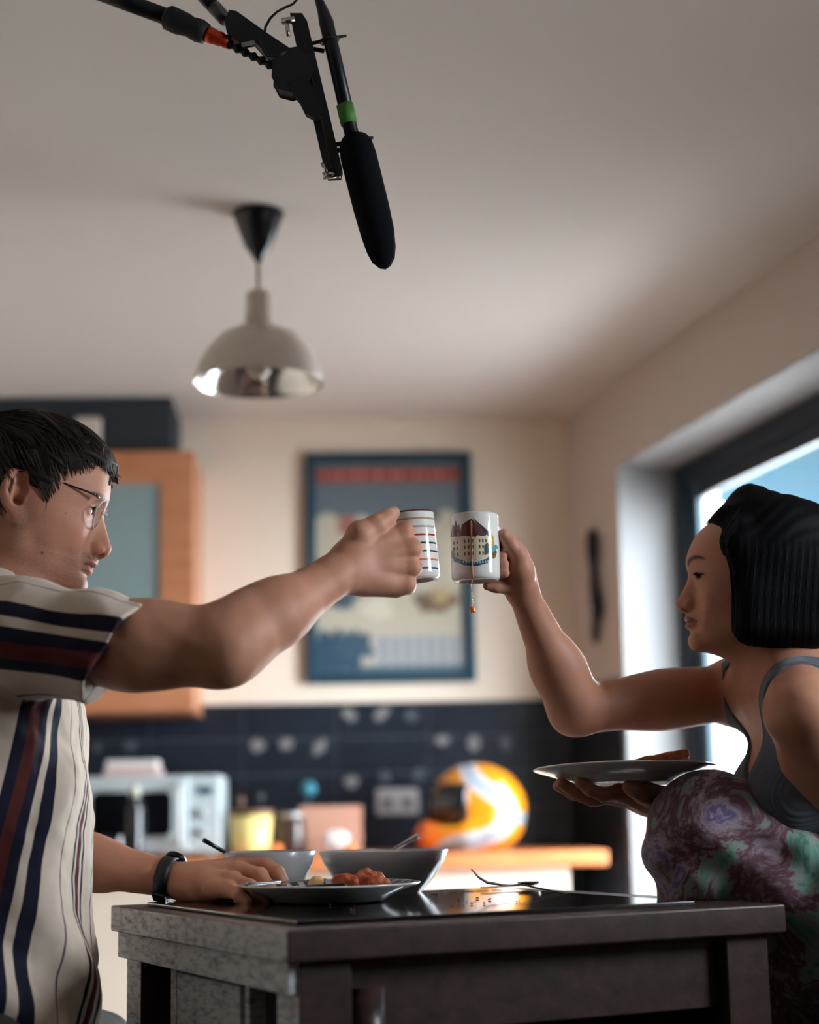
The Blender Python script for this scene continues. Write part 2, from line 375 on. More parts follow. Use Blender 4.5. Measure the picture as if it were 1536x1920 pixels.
for i, (px, py, w, h, rot, faint) in enumerate([(655, 1340, .036, .022, -.8, 0), (716, 1338, .036, .022, .8, 0), (772, 1342, .026, .026, 0, 1), (483, 1398, .030, .026, 0, 0), (537, 1395, .026, .026, 0, 0), (600, 1400, .040, .020, .9, 0),
        (830, 1388, .032, .020, 0, 0), (889, 1394, .024, .032, 0, 0), (948, 1393, .022, .030, 0, 1), (660, 1466, .030, .024, 0, 0), (722, 1456, .024, .026, 0, 1), (786, 1452, .026, .022, .7, 1), (182, 1400, .018, .026, 0, 1), (246, 1398, .028, .022, 0, 1)]):
    s_, z_ = BWpx(px, py, .013); mb = MB(); blob(mb, s_, z_, rough_shape(w, h, rot, seed=i)); mb.build('tile_print', motif_f if faint else motif_m, tb)
s_, z_ = BWpx(745, 1503, .02)
sk = thing('wall_socket', 'pale double wall socket on the dark tiles above the cream bowls', 'socket', BW(s_, -.012, z_-.045), None)
bbox_b(MB(), s_-.070, s_+.070, -.022, -.0125, z_-.043, z_+.043).build('faceplate', mat('socket_plastic', srgb(146, 142, 142), .35), sk, bevel=.003)
for dx in (-.034, .034):
    mb = MB(); bbox_b(mb, s_+dx-.017, s_+dx+.017, -.024, -.0215, z_-.024, z_+.012); mb.build('outlet', mat('socket_dark', srgb(92, 90, 90), .5), sk)
    mb = MB(); bbox_b(mb, s_+dx-.008, s_+dx+.008, -.026, -.0215, z_+.017, z_+.034); mb.build('rocker_switch', bpy.data.materials['socket_plastic'], sk)

# ---------------------------------------------------------------- fitted units
orange_wood = mat('orange_beech', srgb(190, 128, 92), .45, noise=(srgb(164, 104, 70), 5, (1, 1, 9), .35, .7), coat=.2)
top_wood = mat('worktop_wood', srgb(214, 138, 88), .35, noise=(srgb(190, 108, 62), 6, (1, 9, 9), .35, .7), coat=.3)
cream_paint = mat('cream_paint', srgb(226, 208, 190), .5)
SE = BWpx(1140, 1600, .62)[0]; SC_ = BWpx(1070, 1640, .58)[0]
wt = MB(); bbox_b(wt, -3.0, SE, -.62, -.014, WT-.045, WT)
tag(wt.build('worktop', top_wood, bevel=.004), 'orange beech fitted worktop running along the dark tiled back wall', 'worktop')
nrm = BW
for i in range(5):
    b = SC_-i*.56; a = b-.55
    where = ['at the right end under the helmet', 'second from the right under the cardboard box', 'third from the right under the yellow pot', 'below the microwave', 'at the far left beyond the microwave'][i]
    u = thing('base_cabinet', 'cream kitchen base cabinet '+where, 'cabinet', BW((a+b)/2, -.3, 0), 'base cabinets along the back wall')
    bbox_b(MB(), a, b, -.555, -.014, .10, WT-.046).build('carcass', cream_paint, u)
    bbox_b(MB(), a+.01, b-.01, -.53, -.1, .0, .10).build('plinth', mat('plinth_dark', srgb(60, 54, 50), .6), u)
    d = MB(); bbox_b(d, a+.003, b-.003, -.576, -.556, .115, WT-.06); dd = d.build('door', cream_paint, u, bevel=.003)
    h = MB(); h.tube([BW(b-.06, -.577, .66), BW(b-.06, -.603, .665), BW(b-.06, -.603, .775), BW(b-.06, -.577, .78)], .005, 8); h.build('handle', mat('brushed_steel', srgb(170, 170, 172), .3, metal=1), dd, True)

# wall cabinet with glazed door, a dark block and a tin on top
off = .40; sL_, zT = BWpx(-20, 848, off); sR_, zB = BWpx(362, 1334, off); s2 = BWpx(300, 1000, off)[0]; sw = sR_-s2
wc = thing('wall_cabinet', 'orange beech wall cabinet with frosted glass door behind the man', 'cabinet', BW((sL_+sR_)/2, -.2, zB))
c = MB(); bbox_b(c, sL_, sR_, -off+.021, -.0, zB, zB+.02); bbox_b(c, sL_, sR_, -off+.021, 0, zT-.02, zT); bbox_b(c, sL_, sL_+.018, -off+.021, 0, zB+.02, zT-.02); bbox_b(c, sR_-.018, sR_, -off+.021, 0, zB+.02, zT-.02); bbox_b(c, sL_+.018, sR_-.018, -.012, 0, zB+.02, zT-.02)
c.build('carcass', orange_wood, wc)
zm = BWpx(330, 1286, off)[1]; zt2 = BWpx(330, 905, off)[1]
fr_ = MB(); bbox_b(fr_, sL_, sL_+sw, -off, -off+.02, zB, zT); bbox_b(fr_, sR_-sw, sR_, -off, -off+.02, zB, zT); bbox_b(fr_, sL_+sw, sR_-sw, -off, -off+.02, zB, zm); bbox_b(fr_, sL_+sw, sR_-sw, -off, -off+.02, zt2, zT)
cd = fr_.build('door', orange_wood, wc, bevel=.002)
g = MB(); bbox_b(g, sL_+sw, sR_-sw, -off+.008, -off+.013, zm, zt2); g.build('frosted_pane', mat('frosted_glass', srgb(128, 146, 148), .35, spec=.7), cd)
b1 = MB(); bbox_b(b1, sL_, BWpx(322, 800, .36)[0], -.36, -.02, zT+.001, ZC-.004)  # plain dark block between cabinet top and ceiling
tag(b1.build('dark_block', mat('dark_fill', srgb(38, 44, 52), .8), bevel=.004), 'dark blue-grey block filling the gap above the wall cabinet', 'box')
a_, z_ = BWpx(150, 830, .42); b_, z2_ = BWpx(186, 778, .42)
b1 = MB(); bbox_b(b1, a_-.02, b_, -.395, -.362, zT+.001, z2_)
tag(b1.build('tin_box', mat('cream_card', srgb(196, 184, 172), .7), bevel=.004), 'small cream tin standing before the dark block on the wall cabinet', 'tin')

# ---------------------------------------------------------------- poster
s0, z1 = BWpx(571, 849, .03); s1, z0 = BWpx(894, 1277, .03)
po = thing('framed_poster', 'teal-framed vintage poster with a red banner on the beige back wall', 'poster', BW((s0+s1)/2, -.01, z0))
fm = mat('teal_frame', srgb(24, 60, 76), .4); fw = .036
f = MB(); bbox_b(f, s0, s0+fw, -.03, -.002, z0, z1); bbox_b(f, s1-fw, s1, -.03, -.002, z0, z1); bbox_b(f, s0+fw, s1-fw, -.03, -.002, z0, z0+fw); bbox_b(f, s0+fw, s1-fw, -.03, -.002, z1-fw, z1)
f.build('frame', fm, po, bevel=.003)
NX, NZ = 90, 124; vs = []; cols = []; rg = np.random.default_rng(5)
def sm(*c): return np.array(srgb(*c)[:3])
blobs = [(.18, .36, .10, .06, (72, 86, 98)), (.12, .10, .20, .10, (52, 76, 96)), (.26, .13, .12, .07, (60, 84, 100)), (.36, .46, .12, .05, (150, 104, 84)), (.60, .46, .10, .04, (168, 122, 96)), (.22, .70, .07, .05, (150, 96, 90)),
         (.80, .33, .15, .05, (110, 92, 78)), (.84, .36, .06, .04, (170, 150, 110)), (.75, .74, .12, .03, (84, 90, 98)), (.5, .60, .12, .05, (176, 160, 140)), (.42, .30, .10, .05, (196, 192, 176)), (.92, .55, .05, .12, (196, 190, 170))]
for j in range(NZ+1):
    for i in range(NX+1):
        u, v = i/NX, j/NZ; vs.append(BW(s0+fw*.9+(s1-s0-1.8*fw)*u, -.012, z0+fw*.9+(z1-z0-1.8*fw)*v))
        c = sm(178, 172, 156)
        if v > .72+.03*math.sin(u*9)+.02*math.sin(u*23): c = sm(94, 106, 114)
        if v < .17 and u > .38: c = sm(168, 170, 170) if math.sin(u*80) > -.2 else sm(120, 128, 136)
        if v < .04: c = sm(90, 108, 118)
        for bx, bz, rx, rz, cc in blobs:
            if ((u-bx)/rx)**2+((v-bz)/rz)**2 < 1+.35*math.sin(7*math.atan2(v-bz, u-bx)+bx*40): c = sm(*cc)
        if .91 < v < .975: c = sm(140, 70, 66) if not (.925 < v < .955 and .06 < u < .92 and math.sin(u*120)+.6*math.sin(u*47) > .5) else sm(196, 120, 108)
        cols.append(c)
fs = [(j*(NX+1)+i, j*(NX+1)+i+1, (j+1)*(NX+1)+i+1, (j+1)*(NX+1)+i) for j in range(NZ) for i in range(NX)]
o = mesh_obj('print', vs, fs, mat('poster_paper', rough=.35, attr='col'), po); set_col(o.data, 'col', np.array(cols))

# carved ornament on the right wall
op = [(1112, 992, .012), (1111, 1010, .021), (1112, 1040, .020), (1114, 1070, .014), (1116, 1100, .017), (1120, 1130, .022), (1121, 1150, .020), (1118, 1168, .013), (1117, 1185, .015), (1118, 1200, .012), (1118, 1208, .006)]
mb = MB(); pts = []
for x, y, r in op: s_, z_ = RWpx(x, y, -.022); pts.append(RW(s_, -.024, z_))
mb.tube(pts, [r for *_, r in op], 14)
orn = mb.build('wall_ornament', mat('black_wood', srgb(24, 24, 28), .4, noise=(srgb(96, 92, 86), 60, (1, 1, 1), .60, .70)), smooth=True)
tag(orn, 'dark elongated ornament hanging on the right wall beside the door', 'ornament')
s_, z_ = RWpx(1112, 992, -.02); s2_, z2_ = RWpx(1111, 972, -.02)
MB().tube([RW(s_, -.022, z_-.006), RW(s2_, -.004, z2_)], .0015, 6).build('hanging_cord', bpy.data.materials['black_wood'], orn)

# ---------------------------------------------------------------- pendant lamp
LY = 3.69; lx = P(484, 400, LY)[0]; zl = lambda y: P(484, y, LY)[2]
la = thing('pendant_lamp', 'pale metal dome pendant lamp hanging from a black ceiling rose', 'lamp', (lx, LY, ZC))
zr = zl(492)
MB().lathe([(.0, ZC-.0005), (.057, ZC-.0005), (.0585, ZC-.006), (.056, ZC-.012), (.030, zr+.036), (.014, zr+.014), (.006, zr), (0, zr)], (lx, LY, 0), 40).build('ceiling_rose', mat('black_gloss', srgb(14, 18, 26), .25), la, True)
MB().tube([(lx, LY, zr+.005), (lx, LY, zl(556))], .0045, 10).build('cord', mat('cord_cloth', srgb(150, 134, 120), .7), la, True)
nk = [(.0, zl(548)), (.024, zl(548)), (.0285, zl(553)), (.0310, zl(600)), (.0330, zl(612))]
MB().lathe(nk, (lx, LY, 0), 40).build('lamp_neck', mat('lamp_enamel', srgb(190, 176, 164), .3, coat=.4), la, True)
so = [(.030, zl(608)), (.050, zl(616)), (.085, zl(630)), (.112, zl(652)), (.131, zl(680)), (.1425, zl(706)), (.1455, zl(716))]
si = [(r-.003, z-.002) for r, z in so[::-1]]
sh = MB().lathe(so+[(.1462, zl(718)), (.1445, zl(719))], (lx, LY, 0), 64); sh.build('lamp_shade', bpy.data.materials['lamp_enamel'], la, True)
MB().lathe([(.1445, zl(719))]+si+[(.0, si[-1][1])], (lx, LY, 0), 64).build('inner_reflector', mat('polished_silver', srgb(208, 204, 200), .16, metal=1), la, True)
MB().lathe([(0, zl(632)), (.013, zl(632)), (.013, zl(655)), (.022, zl(668)), (.028, zl(684)), (.026, zl(698)), (.015, zl(708)), (0, zl(711))], (lx, LY, 0), 32).build('bulb', mat('opal_bulb', srgb(226, 214, 200), .2), la, True)

# ---------------------------------------------------------------- things on the fitted worktop
white_app = mat('microwave_white', srgb(176, 186, 188), .35); app_dark = mat('black_glass', srgb(10, 14, 22), .12, coat=.4)
mo = .53; s0 = BWpx(128, 1500, mo)[0]; s1, z1 = BWpx(413, 1452, mo); 
mw = thing('microwave', 'white microwave oven with dark rounded window behind the man', 'microwave', BW((s0+s1)/2, -.35, WT))
bbox_b(MB(), s0, s1, -mo+.02, -.16, WT+.012, z1).build('body', white_app, mw, bevel=.008)
[MB().tube([BW(a, b, WT), BW(a, b, WT+.013)], .012, 10).build('foot', app_dark, mw) for a in (s0+.04, s1-.04) for b in (-.46, -.22)]
sd = BWpx(352, 1500, mo)[0]; dr = MB(); bbox_b(dr, s0, sd, -mo, -mo+.019, WT+.016, z1-.002); dr = dr.build('door', white_app, mw, bevel=.006)
a0, w1 = BWpx(172, 1486, mo); a1, w0 = BWpx(322, 1568, mo)
def rrect(mb, s0, s1, z0, z1, r, off, th):
    pts = []
    for cx, cz, a in ((s1-r, z1-r, 0), (s0+r, z1-r, 90), (s0+r, z0+r, 180), (s1-r, z0+r, 270)):
        pts += [(cx+r*math.cos(math.radians(a+t)), cz+r*math.sin(math.radians(a+t))) for t in (0, 22, 45, 68, 90)]
    return blob(mb, 0, 0, pts, th, 0, off)
rrect(MB(), a0, a1, w0, w1, .022, -mo-.0005, .002).build('window', app_dark, dr)
hs = BWpx(337, 1500, mo)[0]; MB().tube([BW(hs, -mo, z1-.03), BW(hs, -mo-.026, z1-.035), BW(hs, -mo-.026, WT+.05), BW(hs, -mo, WT+.045)], .0085, 10).build('handle', mat('handle_white', srgb(190, 194, 196), .3), dr, True)
c_ = BWpx(383, 1482, mo); bbox_b(MB(), c_[0]-.022, c_[0]+.022, -mo+.016, -mo+.0195, c_[1]-.011, c_[1]+.011).build('display', mat('teal_display', srgb(16, 62, 82), .2), mw)
pc = MB(); bbox_b(pc, sd+.002, s1, -mo+.0185, -mo+.0197-.0, WT+.016, z1-.004); 
for py in (1524, 1560):
    c_ = BWpx(378, py, mo); mb = MB(); mb.tube([BW(c_[0], -mo+.02, c_[1]), BW(c_[0], -mo+.004, c_[1])], .013, 20); mb.build('knob', mat('knob_grey', srgb(150, 156, 158), .4), mw, True)
s0_, _ = BWpx(196, 1440, .42); s1_, zz = BWpx(297, 1424, .42)
fb = thing('flat_box', 'pale flat box with a pinkish lower half lying on top of the microwave', 'box', BW((s0_+s1_)/2, -.34, z1))
h = (zz-z1)*.5; b = MB(); bbox_b(b, s0_, s1_, -.43, -.26, z1+.0005, z1+h); b.build('base', mat('pinkish_card', srgb(200, 170, 166), .7), fb, bevel=.001)
b = MB(); bbox_b(b, s0_+.006, s1_-.008, -.425, -.265, z1+h+.0002, zz); b.build('lid', mat('pale_card', srgb(200, 194, 192), .7), fb, bevel=.001)
# dark bottle with pale cap in front of the microwave
bx, by = BW(BWpx(252, 1550, .58)[0], -.575, 0)[:2]; zt_ = P(252, 1482, by)[2]
bo = thing('bottle', 'black bottle with pale cap standing in front of the microwave', 'bottle', (bx, by, WT))
MB().lathe([(0, WT), (.024, WT), (.026, WT+.01), (.026, zt_-.055), (.012, zt_-.03), (.012, zt_-.012), (0, zt_-.012)], (bx, by, 0), 24).build('body', app_dark, bo, True)
MB().lathe([(0, zt_-.020), (.016, zt_-.020), (.016, zt_+.006), (.012, zt_+.014), (0, zt_+.014)], (bx, by, 0), 20).build('cap', mat('pale_plastic', srgb(190, 186, 170), .4), bo, True)
bx, by = BW(BWpx(212, 1550, .59)[0], -.576, 0)[:2]; zt_ = P(212, 1565, by)[2]
tag(MB().lathe([(0, WT), (.034, WT), (.037, WT+.008), (.037, zt_-.004), (.034, zt_), (.032, zt_-.006), (.032, WT+.01), (0, WT+.01)], (bx, by, 0), 28).build('canister', app_dark, smooth=True), 'squat black canister before the microwave window, left of the bottle', 'canister')
# yellow pot
def onWT(px, off): s_ = BWpx(px, 1590, off)[0]; return BW(s_, -off, WT)
bx, by, _ = onWT(470, .44); zt_ = P(470, 1521, by)[2]; k = by/3200
yp = thing('utensil_pot', 'pale yellow tapered pot with brown rim right of the microwave', 'pot', (bx, by, WT))
MB().lathe([(0, WT), (33*k, WT), (34*k, WT+.004), (41*k, zt_-.012), (41*k, zt_-.012), (38*k, zt_-.012), (31*k, WT+.006), (0, WT+.006)], (bx, by, 0), 32).build('body', mat('pale_yellow_glaze', srgb(228, 206, 132), .35), yp, True)
MB().lathe([(38*k, zt_-.012), (43*k, zt_-.012), (43*k, zt_+.003), (40*k, zt_+.004), (38*k, zt_-.012)], (bx, by, 0), 32).build('rim', mat('brown_glaze', srgb(112, 84, 62), .4), yp, True)
for px, tp, nm, lb in ((452, 1500, 'wooden_spoon', 'brown wooden spoon leaning in the yellow pot'), (488, 1492, 'spatula', 'dark spatula leaning in the yellow pot')):
    q = P(px, tp, by); m = mat(nm+'_m', srgb(96, 66, 46) if 'spoon' in nm else srgb(34, 34, 38), .5)
    tag(MB().tube([(bx+(px-470)*k*.4, by, WT+.012), q-np.array([0, 0, .02]), q, q+np.array([0, 0, .012])], [.004, .004, .012, .004], 10).build(nm, m, smooth=True), lb, 'utensil')
# dark jar with pale lid
bx, by, _ = onWT(545, .40); zt_ = P(545, 1530, by)[2]
jr = thing('jar', 'dark brown glass jar with silver lid between yellow pot and cardboard box', 'jar', (bx, by, WT))
MB().lathe([(0, WT), (.044, WT), (.047, WT+.008), (.047, zt_-.02), (.036, zt_-.006), (0, zt_-.006)], (bx, by, 0), 28).build('body', mat('brown_glass', srgb(62, 46, 44), .15), jr, True)
MB().lathe([(0, zt_-.006), (.037, zt_-.006), (.038, zt_+.010), (0, zt_+.011)], (bx, by, 0), 24).build('lid', mat('lid_silver', srgb(170, 168, 170), .35, metal=.6), jr, True)
# dish brush
bx, by, _ = onWT(578, .19); q = P(578, 1480, by)
db = thing('dish_brush', 'teal-headed dish brush standing upright behind the jar', 'brush', (bx, by, WT))
MB().tube([(bx, by, WT), q-np.array([0, 0, .02])], .005, 8).build('handle', mat('brush_handle', srgb(60, 70, 78), .5), db, True)
MB().lathe([(0, -.024), (.018, -.020), (.026, -.006), (.026, .008), (.016, .022), (0, .026)], q, 20).build('brush_head', mat('teal_plastic', srgb(52, 122, 140), .5), db, True)
# cardboard box
s0_ = BWpx(562, 1590, .36)[0]; s1_, zz = BWpx(678, 1510, .36); b = MB(); bbox_b(b, s0_, s1_, -.36, -.24, WT+.0005, zz)
tag(b.build('cardboard_box', mat('kraft_card', srgb(176, 132, 112), .8, bump=(40, .2, .002)), bevel=.002), 'pinkish-brown cardboard box against the tiles behind the cream bowls', 'box')
bx, by, _ = onWT(628, .45); S_ = Sdf(); c0 = np.array([bx, by, WT+.036]); S_.ell(c0, (.040, .034, .036), k=.01); S_.ell(c0+np.array([.022, -.01, .012]), (.022, .02, .02), k=.01)
S_.disp.append(lambda p: .005*wob(p, 150, 1.2)); v, q = S_.mesh(c0-.07, c0+.07, .003); v[:, 2] = np.maximum(v[:, 2], WT+.0005); o, _ = np_mesh_obj('plastic_bag', v, q, mat('white_film', srgb(214, 212, 214), .35)); tag(o, 'crumpled white plastic bag in front of the cardboard box', 'bag')
for px, of, lb in ((518, .50, 'small bright orange fruit beside the yellow pot'), (655, .50, 'small bright orange fruit right of the crumpled white bag')):
    bx, by, _ = onWT(px, of); r = .019; fr = MB().lathe([(r*math.sin(math.pi*i/12), -r*.95*math.cos(math.pi*i/12)) for i in range(13)], (bx, by, WT+r*.955), 24)
    tag(fr.build('orange', mat('orange_peel', srgb(226, 122, 52), .45), smooth=True), lb, 'fruit', 'oranges on the worktop')
# helmet
hs_, hz_ = BWpx(890, 1515, .36); hc_ = np.array(BW(hs_, -.36, hz_)); hy_ = hc_[1]; k = hy_/3200
def hp_(x, y): q = P(x, y, hy_); return np.array([q[0]-hc_[0], 0, q[2]-hc_[2]])
SHm = Sdf(); SHm.ell(hc_+hp_(893, 1517), (92*k, .115, 84*k), k=.03); SHm.ell(hc_+hp_(880, 1556), (92*k, .112, 42*k), k=.03)
SHm.cone(hc_+hp_(812, 1566)+np.array([0, -.05, 0]), hc_+hp_(870, 1562)+np.array([0, -.07, 0]), 27*k, 30*k, k=.02); SHm.cone(hc_+hp_(812, 1566)+np.array([0, .05, 0]), hc_+hp_(870, 1562)+np.array([0, .07, 0]), 27*k, 30*k, k=.02); SHm.cone(hc_+hp_(806, 1566)+np.array([0, -.04, 0]), hc_+hp_(806, 1566)+np.array([0, .04, 0]), 26*k, 26*k, k=.02)
SHm.ell(hc_+hp_(812, 1515), (70*k, .22, 26*k), axes((1, 0, -.45)), k=.006, sub=True)
SHm.ell(hc_+hp_(870, 1575), (60*k, .080, 60*k), k=.004, sub=True); SHm.ell(hc_+hp_(885, 1520), (78*k, .098, 68*k), k=.004, sub=True)
v, q = SHm.mesh(hc_-.22, hc_+.22, .004); keep = v[:, 2] > WT+.001; q = q[keep[q].all(1)]
he = thing('helmet', 'yellow full-face helmet with white wavy stripe on the worktop', 'helmet', (hc_[0], hc_[1], WT))
o, v = np_mesh_obj('shell', v, q, mat('helmet_gloss', rough=.18, attr='col', coat=.6), he)
rel = v-hc_; hx_ = rel[:, 0]/k; hz2 = rel[:, 2]/k
path = [(868, 1428), (874, 1434), (880, 1452), (886, 1462), (907, 1479), (939, 1497), (951, 1514), (951, 1530), (947, 1542), (932, 1560), (893, 1574), (851, 1581), (830, 1592)]
pp = [((hp_(*a)[0])/k, (hp_(*a)[2])/k) for a in path]; dist = np.full(len(v), 1e9)
for (ax_, az_), (bx_, bz_) in zip(pp[:-1], pp[1:]):
    t = np.clip(((hx_-ax_)*(bx_-ax_)+(hz2-az_)*(bz_-az_))/((bx_-ax_)**2+(bz_-az_)**2), 0, 1); dist = np.minimum(dist, np.hypot(hx_-ax_-t*(bx_-ax_), hz2-az_-t*(bz_-az_)))
cc = np.tile(sm(192, 120, 20), (len(v), 1)); cc[hx_ < -68] = sm(204, 98, 26)  # oranger chin side: fall of light painted into the yellow shell
cc[dist < 15] = sm(158, 164, 172); cc[dist < 4.5] = sm(104, 114, 130)
bx_, bz_ = hp_(970, 1534)[0]/k, hp_(970, 1534)[2]/k; cc[(np.abs(hz2-bz_) < 10) & (hx_ > hp_(956, 1534)[0]/k)] = sm(120, 142, 150)
inner = np.linalg.norm((v-(hc_+hp_(885, 1520)))/np.array([78*k, .098, 68*k]), axis=1) < 1.04; cc[inner] = sm(16, 18, 24); set_col(o.data, 'col', cc)
vz = MB(); N = 18; vs = []
for i in range(N+1):
    a = math.radians(-75+150*i/N); 
    for (x, y) in ((806, 1470), (800, 1500), (806, 1548)):
        q = hp_(x, y); vs.append(hc_+np.array([q[0]*math.cos(a)+.02*(1-math.cos(a)), .118*math.sin(a), q[2]]))
vs = np.array(vs); fs = [(i*3+j, i*3+j+1, (i+1)*3+j+1, (i+1)*3+j) for i in range(N) for j in range(2)]
vo = mesh_obj('visor', vs, fs, mat('smoked_visor', srgb(14, 18, 26), .08, coat=.5), he, True); so_ = vo.modifiers.new('s', 'SOLIDIFY'); so_.thickness = .003

# ---------------------------------------------------------------- kitchen island
C0 = np.array([-.144, 1.93, 0]); U = np.array([.893, .451, 0]); V = np.array([-.451, .893, 0]); IAX = np.array([U, V, [0, 0, 1]])
IT, IL, IW = .900, .690, .66
def T(u, v, z): return C0+U*u+V*v+np.array([0, 0, z])
def ibox(mb, u0, u1, v0, v1, z0, z1, m=0): return mb.box(T((u0+u1)/2, (v0+v1)/2, (z0+z1)/2), (u1-u0, v1-v0, z1-z0), IAX, m)
dark_wood = mat('dark_brown_wood', srgb(66, 45, 40), .42, noise=(srgb(38, 26, 26), 7, (6, 1.2, 6), .35, .7), coat=.12, bump=(30, .15, .002, (6, 1, 6)))
worn = mat('worn_grey_white_paint', srgb(196, 196, 198), .75, noise=(srgb(112, 112, 118), 16, (2.5, 2.5, 9), .45, .70), bump=(60, .35, .002))
isl = thing('kitchen_island', 'dark wooden kitchen island with worn whitewashed side between the two people', 'kitchen island', T(IL/2, IW/2, 0))
top = MB(); ibox(top, 0, IL, 0, IW, IT-.036, IT); top.m = [0]*6; top.m[0] = 1
top.build('tabletop', [dark_wood, worn], isl, bevel=.003)
for (u, v) in ((.02, .015), (IL-.085, .015), (.02, IW-.08), (IL-.085, IW-.08)):
    l = MB(); ibox(l, u, u+.065, v, v+.065, 0, IT-.036); l.m = [0]*6; l.m[0] = 1 if u < .1 else 0; l.build('leg', [dark_wood, worn], isl, bevel=.002)
ap = MB(); ibox(ap, .008, .0195, .018, IW-.01, IT-.072, IT-.0365); ap.build('side_rail', worn, isl, bevel=.0015)
ap = MB(); ibox(ap, .085, IL-.085, .035, .055, IT-.125, IT-.0365); ap.build('front_apron', dark_wood, isl, bevel=.0015)
ap = MB(); ibox(ap, .085, IL-.085, IW-.055, IW-.035, IT-.125, IT-.0365); ap.build('rear_apron', dark_wood, isl)
ap = MB(); ibox(ap, IL-.05, IL-.032, .08, IW-.08, IT-.125, IT-.0365); ap.build('end_apron', dark_wood, isl)
# cupboard on the side facing the man
cb = MB(); ibox(cb, .030, .050, .19, .205, .12, IT-.074); ibox(cb, .024, .050, .44, .462, .12, IT-.074); cb.build('divider', worn, isl)
dd = MB(); a, b = .208, .438; ibox(dd, .024, .042, a, b, IT-.15, IT-.078); ibox(dd, .024, .042, a, a+.03, .14, IT-.15); ibox(dd, .024, .042, b-.03, b, .14, IT-.15); ibox(dd, .024, .042, a+.03, b-.03, .14, .20)
door_i = dd.build('door', worn, isl, bevel=.0015)
dp = MB(); ibox(dp, .030, .038, a+.03, b-.055, .20, IT-.15); dp.build('door_panel', worn, door_i)
kn = MB(); kn.lathe([(0, 0), (.008, 0), (.006, .012), (.013, .018), (.012, .027), (0, .030)], T(.024, b-.015, .62), 16, np.array([V, [0, 0, 1], -U])); kn.build('knob', dark_wood, door_i, True)
pnl = MB(); ibox(pnl, .16, .172, .08, IW-.08, .12, IT-.04); ibox(pnl, .172, IL-.05, .075, .087, .12, IT-.04); pnl.build('inner_panel', mat('cupboard_dark', srgb(26, 24, 26), .8), isl)
bs = MB(); ibox(bs, .03, IL-.05, .05, IW-.05, .10, .12); bs.build('bottom_shelf', dark_wood, isl)
rl = MB(); ibox(rl, .088, IL-.10, .030, .055, .725, .748); rl.build('front_rail', dark_wood, isl, bevel=.003)
mb = MB(); mb.lathe([(.016, .748), (.020, .755), (.014, .765), (.020, .79), (.016, .82), (.021, .83), (.021, IT-.126)], T(.115, .042, 0), 20); mb.build('turned_spindle', dark_wood, isl, True)

# ---------------------------------------------------------------- on the island
gp = MB(); ibox(gp, .035, .588, .055, .60, IT+.0006, IT+.0056)
tag(gp.build('glass_panel', mat('black_mirror_glass', srgb(8, 10, 14), .06, spec=.7, coat=.6), bevel=.001), 'glossy black glass panel lying on the wooden island top', 'glass panel')
GT = IT+.0062
china = mat('grey_white_china', srgb(206, 204, 202), .16, coat=.4); dark_glaze = mat('dark_glaze', srgb(40, 44, 56), .3)
pc_ = P(617, 1662, 2.39); pc_[2] = GT; kk = .126
pl = thing('dinner_plate', 'white plate with dashed dark rim on the black glass, holding food', 'plate', pc_)
prof = [(0, .000), (.070, .000), (.078, .002), (.090, .010), (kk-.002, .0225), (kk, .0245), (kk-.002, .0255), (.100, .0165), (.084, .0085), (.072, .0055), (0, .0050)]
MB().lathe(prof, pc_, 72).build('dish', china, pl, True)
mb = MB(); n = 34
for i in range(n):
    a0 = 2*math.pi*i/n; a1 = a0+2*math.pi/n*.55; vs = []
    for r, z in ((.104, .0184), (.120, .0243)):
        for a in (a0, (a0+a1)/2, a1): vs.append(pc_+np.array([r*math.cos(a), r*math.sin(a), z+.0004]))
    mb.add(vs, [(0, 1, 4, 3), (1, 2, 5, 4)])
mb.build('rim_pattern', dark_glaze, pl)
food_m = mat('fried_crust', srgb(196, 104, 58), .5, noise=(srgb(140, 58, 30), 60, (1, 1, 1), .35, .65), bump=(220, .5, .002), sss=.08)
toast_m = mat('toasted_crust', srgb(186, 98, 56), .6, noise=(srgb(120, 56, 34), 50, (1, 1, 1), .35, .65), bump=(160, .6, .002))
pot_m = mat('potato_yellow', srgb(232, 190, 128), .5, bump=(160, .4, .002), sss=.1)
def lump(name, a, b, ra, rb, m, lab, grp, seed, h=.0016, base=None, am=.0016):
    S_ = Sdf(); a = np.array(a, float); b = np.array(b, float); mid = (a+b)/2+np.array([.0, .0, .002]); S_.cone(a, mid, ra, (ra+rb)/2*.92, k=.004); S_.cone(mid, b, (ra+rb)/2*.92, rb, k=.004)
    S_.disp.append(lambda p: am*wob(p, 170, seed)+am*.5*wob(p, 420, seed*2.)); r = max(ra, rb)+.006
    v, q = S_.mesh(np.minimum(a, b)-r, np.maximum(a, b)+r, h); o, _ = np_mesh_obj(name, v, q, m); tag(o, lab, 'food', grp); return o
fy = pc_[1]; fz = GT+.0055
gp_ = 'fried pieces on the striped plate'
lump('fried_piece', P(634, 1650, fy-.02), P(664, 1653, fy-.03), .0085, .0075, food_m, 'long fried piece at the left of the heap on the striped plate', gp_, 1.)
lump('fried_piece', P(664, 1653, fy+.0), P(690, 1652, fy-.02), .0085, .0085, food_m, 'fried piece in the middle of the heap on the striped plate', gp_, 2.)
lump('fried_piece', P(700, 1655, fy-.03), P(722, 1656, fy-.03), .0075, .0065, food_m, 'fried piece at the right end of the heap on the striped plate', gp_, 3.)
lump('fried_piece', P(680, 1642, fy-.0), P(697, 1641, fy-.0), .0085, .0080, food_m, 'fried piece topmost of the heap on the striped plate', gp_, 4.)
lump('fried_piece', P(700, 1645, fy+.01), P(714, 1649, fy+.0), .0075, .0065, food_m, 'small fried piece behind the top of the heap on the striped plate', gp_, 5.)
